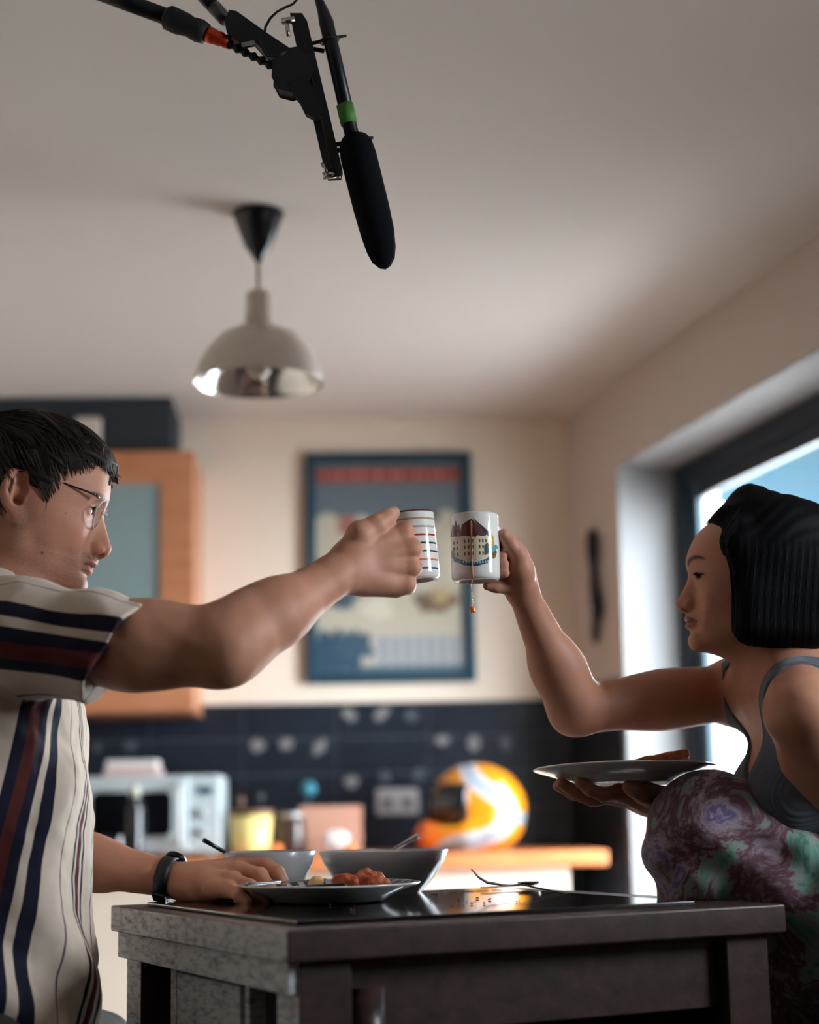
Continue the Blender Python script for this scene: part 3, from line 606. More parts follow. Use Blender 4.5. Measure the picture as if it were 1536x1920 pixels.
lump('potato_piece', P(586, 1656, fy-.01), P(599, 1651, fy-.01), .0055, .0060, pot_m, 'pale yellow potato piece left of the fried heap', None, 6., am=.001)
steel = mat('cutlery_steel', srgb(186, 186, 190), .18, metal=1); dsteel = mat('dark_steel', srgb(80, 82, 90), .25, metal=1)
def strip(mb, pts, ws, th, up=(0, 0, 1)):
    pts = [np.array(p, float) for p in pts]; vs = []; n = len(pts)
    for i, p in enumerate(pts):
        t = pts[min(i+1, n-1)]-pts[max(i-1, 0)]; t /= np.linalg.norm(t); s_ = np.cross(t, up); s_ /= np.linalg.norm(s_); u_ = np.cross(s_, t)
        for a, b in ((-1, -1), (1, -1), (1, 1), (-1, 1)): vs.append(p+s_*a*ws[i]*.5+u_*b*th*.5)
    fs = [(i*4+k, i*4+(k+1) % 4, (i+1)*4+(k+1) % 4, (i+1)*4+k) for i in range(n-1) for k in range(4)]+[(3, 2, 1, 0), tuple((n-1)*4+k for k in range(4))]
    return mb.add(vs, fs)
def knife(a, b, lab, m, grp=None):
    a, b = np.array(a), np.array(b); d = b-a; L = np.linalg.norm(d); t = thing('knife', lab, 'knife', a, grp)
    h = MB(); strip(h, [a, a+d*.1, a+d*.42], [.010, .013, .010], .005); h.build('handle', m, t, bevel=.0015)
    bl = MB(); strip(bl, [a+d*.42, a+d*.48, a+d*.85, a+d*.97, b], [.009, .017, .018, .012, .003], .0014); bl.build('blade', m, t)
rim = lambda ang, dr=0: pc_+np.array([(kk+dr)*math.cos(ang), (kk+dr)*math.sin(ang), .0275])
knife(P(462, 1661, fy-.01)+np.array([0, 0, .002]), P(612, 1648, fy+.055)+np.array([0, 0, .0]), 'silver knife laid across the back left of the striped plate', steel)
knife(P(648, 1659, fy-.055), P(470, 1668, fy-.060), 'dark knife along the near rim of the striped plate', dsteel)
def fork(O, d, up, L, bend, name, lab, m):
    """O: neck point, d: direction to the tines"""
    d, r, u = frame3(d, up); t = thing(name, lab, 'fork', O)
    h = MB(); strip(h, [O-d*L, O-d*L*.7, O-d*.02, O+d*.0], [.016, .013, .006, .006], .0022, u); h.build('handle', m, t, bevel=.0006)
    k = MB(); strip(k, [O, O+d*.012-u*.004, O+d*.024-u*.006, O+d*.034-u*.006], [.006, .016, .022, .022], .0016, u); k.build('head', m, t)
    for i in range(4):
        o_ = r*(-.0085+.0057*i); b = O+d*.034-u*.006+o_; p = MB(); p.tube([b, b+d*.012-u*.001, b+d*.026+u*.004, b+d*.038+u*bend], [.0016, .0015, .0013, .0007], 6); p.build('tine', m, t, True)
fN = P(975, 1658, 2.50); fork(fN, P(896, 1652, 2.50)-P(975, 1668, 2.50), (0, -.05, 1), .125, .013, 'fork', 'silver fork resting on the black glass panel, tines towards the plate', steel)
sp = thing('spoon', 'silver spoon lying flat behind the fork on the black glass', 'spoon', P(940, 1659, 2.64))
z_ = GT+.004; a = P(905, 1662, 2.62); b = P(1010, 1655, 2.70); a[2] = b[2] = z_; dd_ = (b-a)
strip(MB(), [a, a+dd_*.65], [.011, .006], .0022).build('handle', steel, sp)
bw = MB(); sx = dd_/np.linalg.norm(dd_); sy = np.cross([0, 0, 1], sx)
bw.lathe([(0, 0), (.5, .08), (.85, .35), (1, 1)], a+dd_*.82+np.array([0, 0, -.002]), 20, np.array([sx*.022, sy*.014, [0, 0, .007]])); bw.build('bowl', steel, sp, True)
cr = MB(); rr = random.Random(4)
for i in range(46):
    if i < 20: q = T(rr.uniform(.30, .42), rr.uniform(.18, .34), GT)
    else: q = T(rr.uniform(.14, .55), rr.uniform(.10, .5), GT)
    r = rr.uniform(.0006, .0020); cr.lathe([(0, 0), (r, .2*r), (r*.7, r*1.1), (0, r*1.3)], q, 6)
o = cr.build('crumbs', mat('dark_crumb', srgb(96, 52, 34), .7), smooth=True); tag(o, 'brown crumbs scattered on the black glass beside the plate', 'crumbs', kind='stuff')
smr = MB()
for i in range(5):
    q = P(820+i*28, 1672-i*2, 2.56+.02*i); q[2] = GT; smr.lathe([(0, .0012), (.010-.001*i, .0010), (.013-.001*i, .0)], q, 16, np.array([[1.2, .4, 0], [-.2, .5, 0], [0, 0, 1.]]))
tag(smr.build('sauce_smear', mat('sauce', srgb(60, 42, 36), .25), smooth=True), 'dark sauce smears on the black glass between plate and fork', 'smear', kind='stuff')
# bowls
bowl_m = mat('grey_stoneware', srgb(176, 178, 182), .3, coat=.2)
def bowl(px, ytop, Yb, rpx, lab, hfoot=.5, over=.0):
    q = P(px, ytop, Yb); r = rpx*Yb/3200; H_ = q[2]-IT; o = np.array([q[0], q[1], IT])
    z0 = .0007 if over == 0 else over
    prof = [(0, z0), (r*hfoot, z0), (r*hfoot*1.02, z0+.004), (r*.78, H_*.40), (r*.93, H_*.75), (r, H_), (r*.985, H_+.001), (r*.91, H_*.77), (r*.74, H_*.42), (r*.45, z0+.010), (0, z0+.009)]
    t = MB().lathe(prof, o, 56).build('bowl', bowl_m, smooth=True, loc=o); tag(t, lab, 'bowl', 'grey bowls on the island'); return o, r, H_
o1, r1, h1 = bowl(505, 1597, 2.55, 85, 'smaller grey bowl on the island behind the resting hand', .62, GT-IT)
o2, r2, h2 = bowl(719, 1595, 2.62, 119, 'larger grey bowl on the island beyond the striped plate', .55)
tag(MB().tube([P(382, 1575, 2.50), P(412, 1592, 2.52), P(440, 1606, 2.54), P(470, 1630, 2.56)], [.0035, .0030, .0025, .0025], 8).build('table_knife', dsteel, smooth=True), 'dark cutlery handle sticking out left of the smaller bowl', 'cutlery')
t = MB().tube([P(785, 1566, 2.62), P(765, 1578, 2.62), P(740, 1592, 2.62), P(700, 1612, 2.62)], [.0042, .0040, .0030, .0030], 8).build('serving_spoon', steel, smooth=True); tag(t, 'steel spoon handle leaning out of the larger bowl', 'cutlery')
S_ = Sdf(); c0 = o2+np.array([-.02, 0, h2*.78]); S_.ell(c0, (.068, .060, .017), k=.01); S_.disp.append(lambda p: .003*wob(p, 110, .4)); v, q = S_.mesh(c0-.09, c0+.09, .003)
o, _ = np_mesh_obj('bowl_food', v, q, mat('pale_food', srgb(214, 208, 200), .7, bump=(300, .6, .002))); tag(o, 'pale white food heaped in the larger grey bowl', 'food', kind='stuff')

# ---------------------------------------------------------------- mugs
def mugax(top, bot, Y): a = P(*top, Y); b = P(*bot, Y); d = a-b; H_ = np.linalg.norm(d); return b, d/H_, H_
def mug(name, lab, top, bot, Y, r, hdir, taper=1.0, wall=.0028, hz=(.2, .82), hw=.026):
    b, ax, H_ = mugax(top, bot, Y); x = np.array(hdir, float); x -= ax*(x@ax); x /= np.linalg.norm(x); y = np.cross(ax, x); F = np.array([x, y, ax])
    t = thing(name, lab, 'mug', b, None)
    prof = [(0, .004), (r*.72, .004), (r*.78, 0), (r*.90, 0), (r*.985, .004), (r, .010), (r*taper, H_-.003), (r*taper-.0008, H_), (r*taper-wall+.0006, H_), (r*taper-wall, H_-.002), (r-wall, .008), (0, .007)]
    return t, b, F, H_, prof
white_china = mat('white_china', srgb(226, 222, 218), .12, coat=.5)
m1, b1, F1, H1, pr1 = mug('mug', 'white mug with thin coloured horizontal stripes in the man\'s fist', (769, 963), (781, 1089), 2.295, .0325, (-1, .25, 0))
# striped body: colours by height
st_m = mat('striped_glaze', srgb(226, 222, 218), .12, coat=.5); nt = st_m.node_tree; b_ = nt.nodes['Principled BSDF']; at = nt.nodes.new('ShaderNodeAttribute'); at.attribute_name = 'h'
rp = nt.nodes.new('ShaderNodeValToRGB'); rp.color_ramp.interpolation = 'CONSTANT'; nt.links.new(at.outputs['Fac'], rp.inputs['Fac']); el = rp.color_ramp.elements; WHT = srgb(226, 222, 218)
while len(el) > 1: el.remove(el[-1])
el[0].position = 0; el[0].color = WHT
for yy, cc_ in ((1072, srgb(28, 34, 66)), (1056, srgb(214, 116, 66)), (1040, srgb(44, 44, 50)), (1024.5, srgb(24, 52, 48)), (1009, srgb(176, 48, 44)), (993.5, srgb(168, 158, 146)), (978, srgb(170, 142, 110)), (962.5, srgb(92, 30, 38))):
    f_ = (1089-yy)/(1089-963.)*.985+.0; e = el.new(max(.001, f_-.015)); e.color = cc_; e = el.new(min(1, f_+.015)); e.color = WHT
nt.links.new(rp.outputs['Color'], b_.inputs['Base Color'])
# refine profile for smooth look
o = MB().lathe(pr1, b1, 64, F1).build('body', st_m, m1, True); hh = (np.array([v.co[:] for v in o.data.vertices])+ORG[m1.name]-b1)@F1[2]/H1; set_f(o.data, 'h', hh)
def handle(t, b, F, H_, r, w=.024, m=None):
    pts = []
    for i in range(13):
        a = math.radians(-90+180*i/12); pts.append(b+F[0]*(r-.001+w*math.cos(a)**.8 if math.cos(a) > 0 else r-.001)+F[2]*(H_*.5+H_*.33*math.sin(a)))
    MB().tube(pts, .0048, 12, sq=1.3).build('handle', m or white_china, t, True)
handle(m1, b1, F1, H1, .0325, .022)
m2, b2, F2, H2, pr2 = mug('mug', 'white mug printed with a red-roofed old house in the woman\'s hand', (889, 966), (893, 1090), 2.315, .0335, (1, .85, 0))
MB().lathe(pr2, b2, 72, F2).build('body', white_china, m2, True); handle(m2, b2, F2, H2, .0335, .024)
# house print: curved decal just over the glaze
polys = [([(846, 1008), (850, 986), (856, 992), (862, 988), (864, 1012)], (110, 42, 42)), ([(852, 1002), (856, 978), (860, 1004)], (88, 60, 58)), ([(862, 1010), (866, 990), (876, 984), (884, 980), (896, 1010), (892, 1014)], (112, 46, 44)), ([(884, 980), (890, 986), (912, 1008), (906, 1016), (894, 1010)], (96, 72, 74)),
         ([(886, 978), (893, 984), (902, 992), (916, 1004), (924, 1012), (918, 1016), (908, 1006)], (72, 52, 60)), ([(846, 1012), (864, 1012), (864, 1052), (852, 1050), (846, 1040)], (206, 192, 168)), ([(864, 1012), (892, 1014), (892, 1058), (866, 1056)], (214, 200, 172)), ([(892, 1012), (908, 1012), (918, 1014), (918, 1048), (892, 1058)], (222, 210, 184)),
         ([(916, 1006), (924, 1012), (925, 1030), (918, 1034)], (214, 156, 74)), ([(906, 1030), (912, 1024), (918, 1032), (916, 1044), (906, 1048)], (44, 92, 92)), ([(918, 1038), (926, 1034), (930, 1040), (926, 1052), (920, 1054)], (120, 90, 50)), ([(848, 1044), (856, 1050), (872, 1058), (892, 1060), (910, 1054), (918, 1044), (922, 1052), (912, 1062), (892, 1068), (868, 1065), (850, 1054)], (34, 92, 118)), ([(918, 1034), (928, 1026), (934, 1030), (922, 1042)], (90, 160, 180)), ([(846, 1036), (851, 1034), (853, 1050), (847, 1048)], (60, 90, 84))]
for wx in (850, 856, 869, 876, 883, 896, 902, 908):
    for wy in (1018, 1029, 1041): polys.append(([(wx, wy), (wx+3, wy), (wx+3, wy+6), (wx, wy+6)], (88, 78, 72)))
for tx in range(866, 914, 5): polys.append(([(tx, 1060-abs(tx-890)*.10), (tx+2, 1058.5-abs(tx-890)*.10), (tx+3, 1063-abs(tx-890)*.12), (tx+1, 1064-abs(tx-890)*.12)], (196, 214, 216)))
def inpoly(x, y, P_):
    c = False; n = len(P_); j = n-1
    for i in range(n):
        if (P_[i][1] > y) != (P_[j][1] > y) and x < (P_[j][0]-P_[i][0])*(y-P_[i][1])/(P_[j][1]-P_[i][1])+P_[i][0]: c = not c
        j = i
    return c
camd = np.array([0, -1., 0]); camd -= F2[2]*(camd@F2[2]); camd /= np.linalg.norm(camd); rgt = np.cross(F2[2], camd); rgt *= np.sign(rgt[0]); vs = []; fs = []; cols = []
NXd, NYd = 190, 190
for j in range(NYd):
    y = 976+(1070-976)*(j+.5)/NYd
    for i in range(NXd):
        a0 = math.radians(-80+148*i/NXd); a1 = math.radians(-80+148*(i+1)/NXd); x = 891+45.5*math.sin((a0+a1)/2); c = None
        for P_, cc_ in polys:
            if inpoly(x, y, P_): c = cc_
        if c is None: continue
        n = len(vs); ya, yb = 976+94*j/NYd, 976+94*(j+1)/NYd
        for a, yy in ((a0, ya), (a1, ya), (a1, yb), (a0, yb)):
            vs.append(b2+F2[2]*(H2*(1090-yy)/124.)+(camd*math.cos(a)+rgt*math.sin(a))*.03375)
        fs.append((n+3, n+2, n+1, n)); cols += [np.array(srgb(*c)[:3])*(.9+.2*((i*7+j*13) % 5)/5)]*4
o = mesh_obj('house_print', vs, fs, mat('printed_glaze', rough=.15, attr='col', coat=.5), m2); set_col(o.data, 'col', np.array(cols))
# tea dripping
tea_m = mat('amber_tea', srgb(214, 132, 84), .05, trans=.55, ior=1.33, spec=.8)
td = thing('tea_drip', 'amber tea running down the house-printed mug and falling in drops', 'tea', b2+camd*.034)
an = math.asin((883-891)/45.5); pt = lambda yy, dr=.0: b2+F2[2]*(H2*(1090-yy)/124.)+(camd*math.cos(an)+rgt*math.sin(an))*(.0337+dr)
MB().tube([pt(984), pt(990), pt(1010), pt(1040), pt(1070), pt(1086, .0004), pt(1091, -.0005)], [.0013, .0021, .0011, .0010, .0011, .0014, .0012], 8).build('trickle', tea_m, td, True)
yb = pt(1091)[1]
MB().tube([pt(1091), P(883.5, 1102, yb), P(885, 1110, yb)], [.0006, .0005, .0006], 6).build('thread', tea_m, td, True)
for x, y, r in ((885.3, 1113, .0009), (886, 1118.5, .0008), (886.4, 1124, .0008), (886.4, 1129, .0008), (886.4, 1134, .0007)):
    q = P(x, y, yb); MB().lathe([(r*math.sin(math.pi*i/8), -r*1.5*math.cos(math.pi*i/8)) for i in range(9)], q, 10).build('droplet', tea_m, td, True)
S_ = Sdf(); q = P(886, 1143.5, yb); S_.ell(q, (.0032, .003, .0036), k=.001)
for a in range(7): rr0 = .0030+.0016*abs(math.sin(a*2.3)); S_.cone(q, q+np.array([rr0*math.cos(a*.9), .002*math.sin(a*2), rr0*math.sin(a*.9)]), .0018, .0012, k=.0015)
v, qd = S_.mesh(q-.009, q+.009, .0006); np_mesh_obj('falling_blob', v, qd, mat('orange_tea', srgb(226, 120, 50), .08, spec=.8), td)

# ---------------------------------------------------------------- plate held by the woman
hpc = P(1171, 1443, 2.475); nz = np.array([.045, .055, 1.]); nz /= np.linalg.norm(nz); nx = np.array([1, 0, 0.]); nx -= nz*nx[2]; nx /= np.linalg.norm(nx); PF = np.array([nx, np.cross(nz, nx), nz])
h2p = thing('serving_plate', 'large pale plate balanced on the woman\'s raised palm', 'plate', hpc-nz*.014)
R_ = .131; MB().lathe([(0, -.0165), (.060, -.0165), (.066, -.0205), (.071, -.0205), (.073, -.0160), (.095, -.0105), (R_-.003, -.0005), (R_, .0015), (R_-.002, .003), (.098, -.005), (.074, -.010), (0, -.0105)], hpc, 80, PF).build('dish', china, h2p, True)
def ph(x, y, z): return hpc+PF[0]*x+PF[1]*y+PF[2]*z
def toast(a, b, w, th, lab):
    a, b = np.array(a), np.array(b); d, r, u = frame3(b-a, nz); L = np.linalg.norm(b-a); F = np.array([d, r, u]); c = (a+b)/2; S_ = Sdf()
    def bx(p):
        q = np.abs((p-c)@F.T)-np.array([L/2, w/2, th/2])+.004; return np.linalg.norm(np.maximum(q, 0), axis=-1)+np.minimum(q.max(-1), 0)-.004
    S_.fn(bx, k=0); S_.disp.append(lambda p: .0012*wob(p, 200, .9)+.0006*wob(p, 600, 2)); v, q = S_.mesh(np.minimum(a, b)-.03, np.maximum(a, b)+.03, .0018); o, _ = np_mesh_obj('toast_finger', v, q, toast_m); tag(o, lab, 'toast', 'toast fingers on the held plate')
toast(ph(-.012, -.005, .001), ph(.090, -.02, .0195), .032, .014, 'longer toast finger tilted up on the right of the held plate')
toast(ph(-.062, -.01, .001), ph(-.022, .0, .006), .028, .013, 'short toast finger at the left of the held plate')

# ---------------------------------------------------------------- microphone rig
black_m = mat('black_anodised', srgb(12, 15, 21), .38, spec=.45); rub = mat('black_rubber', srgb(16, 18, 24), .7, bump=(300, .3, .001)); silv = mat('silver_metal', srgb(176, 174, 172), .25, metal=1)
BY = 2.25; kp = BY/3200
bm = thing('boom_pole', 'black boom pole with orange ring reaching down from the upper left', 'boom pole', P(315, 32, BY))
MB().tube([P(-1900, -800, BY), P(226, 0, BY), P(322, 35, BY)], 17*kp, 20).build('pole_tube', black_m, bm, True)
MB().tube([P(309, 30, BY), P(316, 33, BY), P(336, 42, BY), P(350, 47, BY), P(356, 50, BY), P(372, 57, BY), P(386, 64, BY)], [18*kp, 25*kp, 25*kp, 23*kp, 21*kp, 24*kp, 21*kp], 14).build('locking_collar', rub, bm, True)
MB().tube([P(383, 62, BY), P(402, 69, BY), P(404, 70, BY), P(415, 74, BY), P(417, 75, BY), P(429, 80, BY)], [16*kp, 16*kp, 14.5*kp, 15*kp, 13*kp, 13.5*kp], 24).build('orange_ring', mat('orange_anodised', srgb(196, 64, 36), .35, metal=.6), bm, True)
pts = []; rr_ = []
for i in range(40): t = i/39; pts.append(P(427+t*95, 82+t*48, BY)); rr_.append((7.5+2.2*math.sin(t*40))*kp)
MB().tube(pts, rr_, 12).build('coiled_grip', rub, bm, True)
mt = MB()
def flat(mb, outline, Y, th, seg=None):
    n = len(outline); vs = [P(x, y, Y)-np.array([0, th/2, 0]) for x, y in outline]+[P(x, y, Y)+np.array([0, th/2, 0]) for x, y in outline]
    return mb.add(vs, [tuple(range(n)), tuple(range(n, 2*n))[::-1]]+[(i, (i+1) % n, n+(i+1) % n, n+i) for i in range(n)])
bk = MB(); flat(bk, [(432, 26), (444, 28), (500, 68), (536, 92), (560, 108), (556, 126), (530, 120), (498, 104), (478, 80), (452, 84), (428, 66), (424, 44)], BY-.004, .020); bk.build('bracket', black_m, bm, bevel=.0012)
MB().tube([P(484, 74, BY-.016), P(500, 106, BY-.016), P(524, 106, BY-.016), P(536, 96, BY-.016)], 3.2*kp, 8).build('lever_loop', black_m, bm, True)
kb = MB(); flat(kb, [(516, 122), (530, 104), (556, 100), (580, 118), (586, 146), (570, 168), (548, 178), (526, 172), (515, 152)], BY-.002, .030); kb.build('swivel_joint', rub, bm, bevel=.003)
lv = MB(); flat(lv, [(546, 160), (570, 150), (588, 168), (598, 200), (602, 218), (592, 222), (576, 214), (564, 190), (552, 176)], BY-.012, .012); lv.build('locking_lever', black_m, bm, bevel=.002)
br = MB(); flat(br, [(546, 30), (566, 30), (575, 44), (641, 322), (638, 333), (616, 334), (612, 326), (552, 60)], BY+.004, .014); bar = br.build('mounting_bar', black_m, bm, bevel=.0012)
gv = MB(); gv.tube([P(566, 66, BY-.0045), P(624, 318, BY-.0045)], 2.2*kp, 6); gv.build('bar_rail', mat('dark_red_rail', srgb(52, 26, 30), .3, metal=.5), bar)
for (x, y, x2, y2) in ((537, 39, 541, 68), (614, 329, 604, 305)):
    l_ = MB(); l_.tube([P(x-9, y+1, BY-.006), P(x+16, y-2, BY-.006)], 7*kp, 16); l_.tube([P(x, y, BY-.008), P((x+x2)/2, (y+y2)/2, BY-.012), P(x2, y2, BY-.012)], [4.5*kp, 4.5*kp, 4*kp], 8, sq=.6); l_.build('silver_clamp', silv, bm, True)
for (x0, y0, x1, y1) in ((574, 84, 650, 67), (626, 272, 700, 258)):
    c_ = MB(); c_.tube([P(x0, y0, BY+.003), P(x0+18, y0-4, BY+.006), P(x1-18, y1+3, BY+.010), P(x1, y1, BY+.010)], [5*kp, 4*kp, 3.6*kp, 3*kp], 8); c_.tube([P(x0, y0+14, BY), P(x0+14, y0+8, BY+.004), P(x0+34, y0+12, BY+.004)], 5*kp, 8)
    xm, ym = (618, 76) if y0 < 100 else (664, 262); ring_ = []
    dm = P(661, 258, BY)-P(612, 44, BY); dm /= np.linalg.norm(dm); _, ra, rb = frame3(dm)
    for i in range(25): a = 2*math.pi*i/24; ring_.append(P(xm, ym, BY)+(ra*math.cos(a)+rb*math.sin(a))*18*kp)
    c_.tube(ring_, 3*kp, 6); c_.build('shock_mount_clip', rub, bm, True)
MB().tube([P(495, 70, BY), P(498, 50, BY), P(507, 34, BY), P(520, 22, BY), P(535, 14, BY), P(549, 8, BY), P(562, -6, BY), P(570, -60, BY), P(560, -160, BY)], 2.8*kp, 8).build('cable', rub, bm, True)
mc = thing('shotgun_microphone', 'black shotgun microphone with green tape and foam windscreen above the mugs', 'microphone', P(661, 258, BY))
MB().tube([P(575, -140, BY), P(590, -40, BY), P(598, 0, BY), P(606, 22, BY), P(612, 42, BY), P(616, 60, BY), P(664, 270, BY)], [3*kp, 6*kp, 8.5*kp, 11.5*kp, 15*kp, 14.5*kp, 14.5*kp], 24).build('microphone_body', black_m, mc, True)
MB().tube([P(646.5, 197, BY), P(655, 233, BY)], 17*kp, 28).build('green_tape', mat('green_tape', srgb(70, 132, 48), .6), mc, True)
MB().tube([P(663, 256, BY), P(664, 260, BY), P(667, 270, BY), P(672, 292, BY), P(684, 340, BY), P(697, 392, BY), P(708, 436, BY), P(715, 468, BY), P(719, 487, BY), P(722, 500, BY), P(723, 505, BY)],
          [22*kp, 27*kp, 33*kp, 36*kp, 36*kp, 35.5*kp, 33.5*kp, 29*kp, 23*kp, 12*kp, 1*kp], 40).build('foam_windscreen', mat('black_foam', srgb(12, 14, 19), .95, spec=.15, bump=(900, .8, .002)), mc, True)
sa_ = thing('stand_arm', 'black tube with grey sleeve beside the boom pole at the top', 'stand arm', P(388, 0, BY+.02))
MB().tube([P(80, -350, BY+.02), P(388, 0, BY+.02), P(408, 20, BY+.02)], 14*kp, 18).build('tube', black_m, sa_, True)
MB().tube([P(402, 14, BY+.02), P(424, 38, BY+.012)], [15*kp, 14*kp], 20).build('grey_sleeve', mat('grey_sleeve', srgb(92, 92, 96), .4, metal=.6), sa_, True)
# ================================================================ people
class Cut(Sdf): pass
def with_cut(S, cut, k=.004):
    # smooth intersection with a cut field applied last
    base = list(S.p), list(S.disp); inner = Sdf(); inner.p = base[0]; inner.disp = base[1]
    out = Sdf(); out.fn(lambda p: -_smin(-inner.ev(p), -cut(p), k), k=.0); return out
def head_prims(S, T, kind):
    """T(p) maps world points to head space (x forward, y left, z up, origin between the ears); adds head shapes to S"""
    O, A = T; man = kind == 'man'
    HSC = np.array([1., 1., .95]) if man else np.array([.955, 1., .94])
    loc = lambda p: (p-O)@A.T/HSC
    def W(q): return O + (np.array(q, float)*HSC)@A
    if man:
        zt = [-.125, -.116, -.108, -.095, -.084, -.07, -.055, -.04, -.02, 0., .02, .035, .05, .065, .09]
        ft = [.070, .092, .102, .1065, .103, .1045, .104, .1015, .0995, .0995, .108, .112, .111, .108, .095]
        wt = [.020, .028, .036, .046, .053, .059, .063, .067, .070, .0715, .073, .0745, .0755, .075, .070]
    else:
        zt = [-.125, -.116, -.108, -.097, -.086, -.07, -.055, -.04, -.02, 0., .02, .035, .05, .065, .09]
        ft = [.050, .072, .090, .0995, .0995, .1025, .1025, .099, .0965, .098, .1055, .102, .095, .085, .065]
        wt = [.018, .026, .032, .041, .049, .056, .061, .065, .0675, .069, .071, .072, .072, .071, .066]
    # eye sockets, brow and cheek relief
    def relief(q):
        y = np.abs(q[..., 1]); Q = np.stack([q[..., 0], y, q[..., 2]], -1)
        d = G(Q, (.100, .030, .003), (.020, .017, .0125), .0105 if man else .0085)
        d = d - G(Q, (.100, .034, .024), (.02, .017, .007), .0035 if man else .0015)
        d = d - G(Q, (.080, .046, -.028), (.022, .018, .018), .0035 if man else .006)
        d = d + G(Q, (.088, .030, -.060), (.016, .006, .014), .0018)
        d = d + G(Q, (.075, .052, -.062), (.018, .014, .018), .003)
        return d
    x0 = .02
    def face(p):
        q = loc(p); x, y, z = q[..., 0]-x0, np.abs(q[..., 1]), q[..., 2]
        a = np.interp(z, zt, ft)-x0; b = np.interp(z, zt, wt)
        a = np.where(x > 0, a, .05); n = 2.35
        r = np.sqrt(x*x+y*y)+1e-9; R = 1/((np.abs(x/r)/a)**n+(y/r/b)**n)**(1/n)
        d = (r-R)*.85
        d = d + relief(q); cap = z-.075; low = -(z+(.121 if man else .119))
        return -_smin(-_smin2(d, cap, .02), -low, .012)
    def _smin2(a, b, k): return -_smin(-a, -b, k)
    S.fn(face, k=.012)
    S.ell(W((.002, 0, .028)), (.101, .077, .080 if man else .078), A, k=.03)
    for sg in (-1, 1):
        S.chain([W((.088, sg*.014, -.106 if man else -.101)), W((.012, sg*.047, -.068 if man else -.070)), W((.002, sg*.060, -.015))],
                [.012 if man else .010, .013 if man else .011, .010], k=.016)
    # chin
    S.ell(W((.092, 0, -.103 if man else -.098)), (.0155 if man else .0125, .020, .014), A, k=.010)
    # nose
    if man:
        S.cone(W((.0995, 0, .010)), W((.1195, 0, -.041)), .0082, .0115, k=.010)
        S.cone(W((.096, 0, -.004)), W((.105, 0, -.045)), .009, .0165, k=.012)
        S.cone(W((.1185, 0, -.047)), W((.105, 0, -.054)), .0058, .006, k=.005)
        for sg in (-1, 1):
            S.ell(W((.1115, sg*.0135, -.0445)), (.0105, .0068, .0085), A, k=.004)
            S.ell(W((.1165, sg*.0085, -.0535)), (.0075, .0038, .0050), A, k=.002, sub=True)
    else:
        S.cone(W((.0975, 0, .006)), W((.1145, 0, -.040)), .0070, .0095, k=.009)
        S.cone(W((.094, 0, -.006)), W((.102, 0, -.044)), .008, .0140, k=.012)
        S.ell(W((.1175, 0, -.0425)), (.0095, .009, .0075), A, k=.006)
        S.cone(W((.116, 0, -.047)), W((.106, 0, -.053)), .0045, .005, k=.005)
        for sg in (-1, 1):
            S.ell(W((.109, sg*.0115, -.0445)), (.0085, .0055, .0070), A, k=.004)
            S.ell(W((.113, sg*.007, -.052)), (.0060, .0028, .0040), A, k=.002, sub=True)
    # mouth
    if man:
        S.ell(W((.1015, 0, -.0655)), (.0155, .024, .0070), A, k=.006)
        S.ell(W((.0995, 0, -.0775)), (.0130, .021, .0068), A, k=.005)
        for sg in (-1, 1): S.cone(W((.1165, 0, -.0712)), W((.0935, sg*.0255, -.0722)), .0012, .0010, k=.0022, sub=True)
    else:
        S.ell(W((.0985, 0, -.0645)), (.0150, .021, .0058), A, k=.005)
        S.ell(W((.0975, 0, -.0755)), (.0140, .019, .0064), A, k=.005)
        for sg in (-1, 1): S.cone(W((.1135, 0, -.0698)), W((.0925, sg*.0235, -.0695)), .0011, .0009, k=.0022, sub=True)
    # eyelids
    ex, ey, ez = (.0855, .0315, .0035) if man else (.0850, .0305, .0005)
    for sg in (-1, 1):
        S.ell(W((ex, sg*ey, ez)), (.0136, .0145, .0130), A, k=.004)
        if man: S.ell(W((ex+.0120, sg*(ey-.0015), ez-.0005)), (.0115, .0108, .0038), A, k=.001, sub=True)
        else: S.ell(W((ex+.0120, sg*(ey-.001), ez-.0035)), (.0115, .0105, .0020), A, k=.001, sub=True)
    # ears
    for sg in (-1, 1):
        f = np.array([.93, sg*(-.30), .12]); f /= np.linalg.norm(f); u = np.array([-.14, sg*.10, .98]); u -= f*(u@f); u /= np.linalg.norm(u)
        n = np.cross(f, u)*(1 if sg < 0 else 1); n = n*(sg*np.sign(n[1])); Rl = np.array([f, n, u]); Rw = Rl@A
        c = np.array((-.004, sg*.0775, -.001 if man else .002))
        E = lambda a, b, d: W(c + Rl.T@np.array((a, b, d)))
        sc = 1.0 if man else .85
        S.ell(E(.0, 0, .005), (.0195*sc, .0070, .0320*sc), Rw, k=.003)
        S.ell(E(.006, -.001, -.0285*sc), (.0095, .0048, .0115), Rw, k=.007)
        S.ell(E(.002, .0062, .009), (.0135, .0062, .0230), Rw, k=.0012, sub=True)
        S.cone(E(-.0070, .0020, -.012), E(-.0025, .0030, .020), .0030, .0022, k=.002)
        S.ell(E(.0045, .0035, -.0045), (.0080, .0105, .0110), Rw, k=.0015, sub=True)
        S.ell(E(.0135, .002, -.006), (.0038, .004, .0062), Rw, k=.003)
        S.cone(E(.015, -.004, .0), E(.006, -.006, .0), .008, .006, k=.006)
    return relief, loc, W, (ex, ey, ez)

skin_m = mat('skin_pale', rough=.54, spec=.35, attr='col', sss=.12, bump=(420, .3, .0008))
skin_w = mat('skin_freckled', rough=.52, spec=.35, attr='col', sss=.12, bump=(460, .2, .0006))
eye_white = mat('eye_white', srgb(214, 208, 202), .12, attr='col')

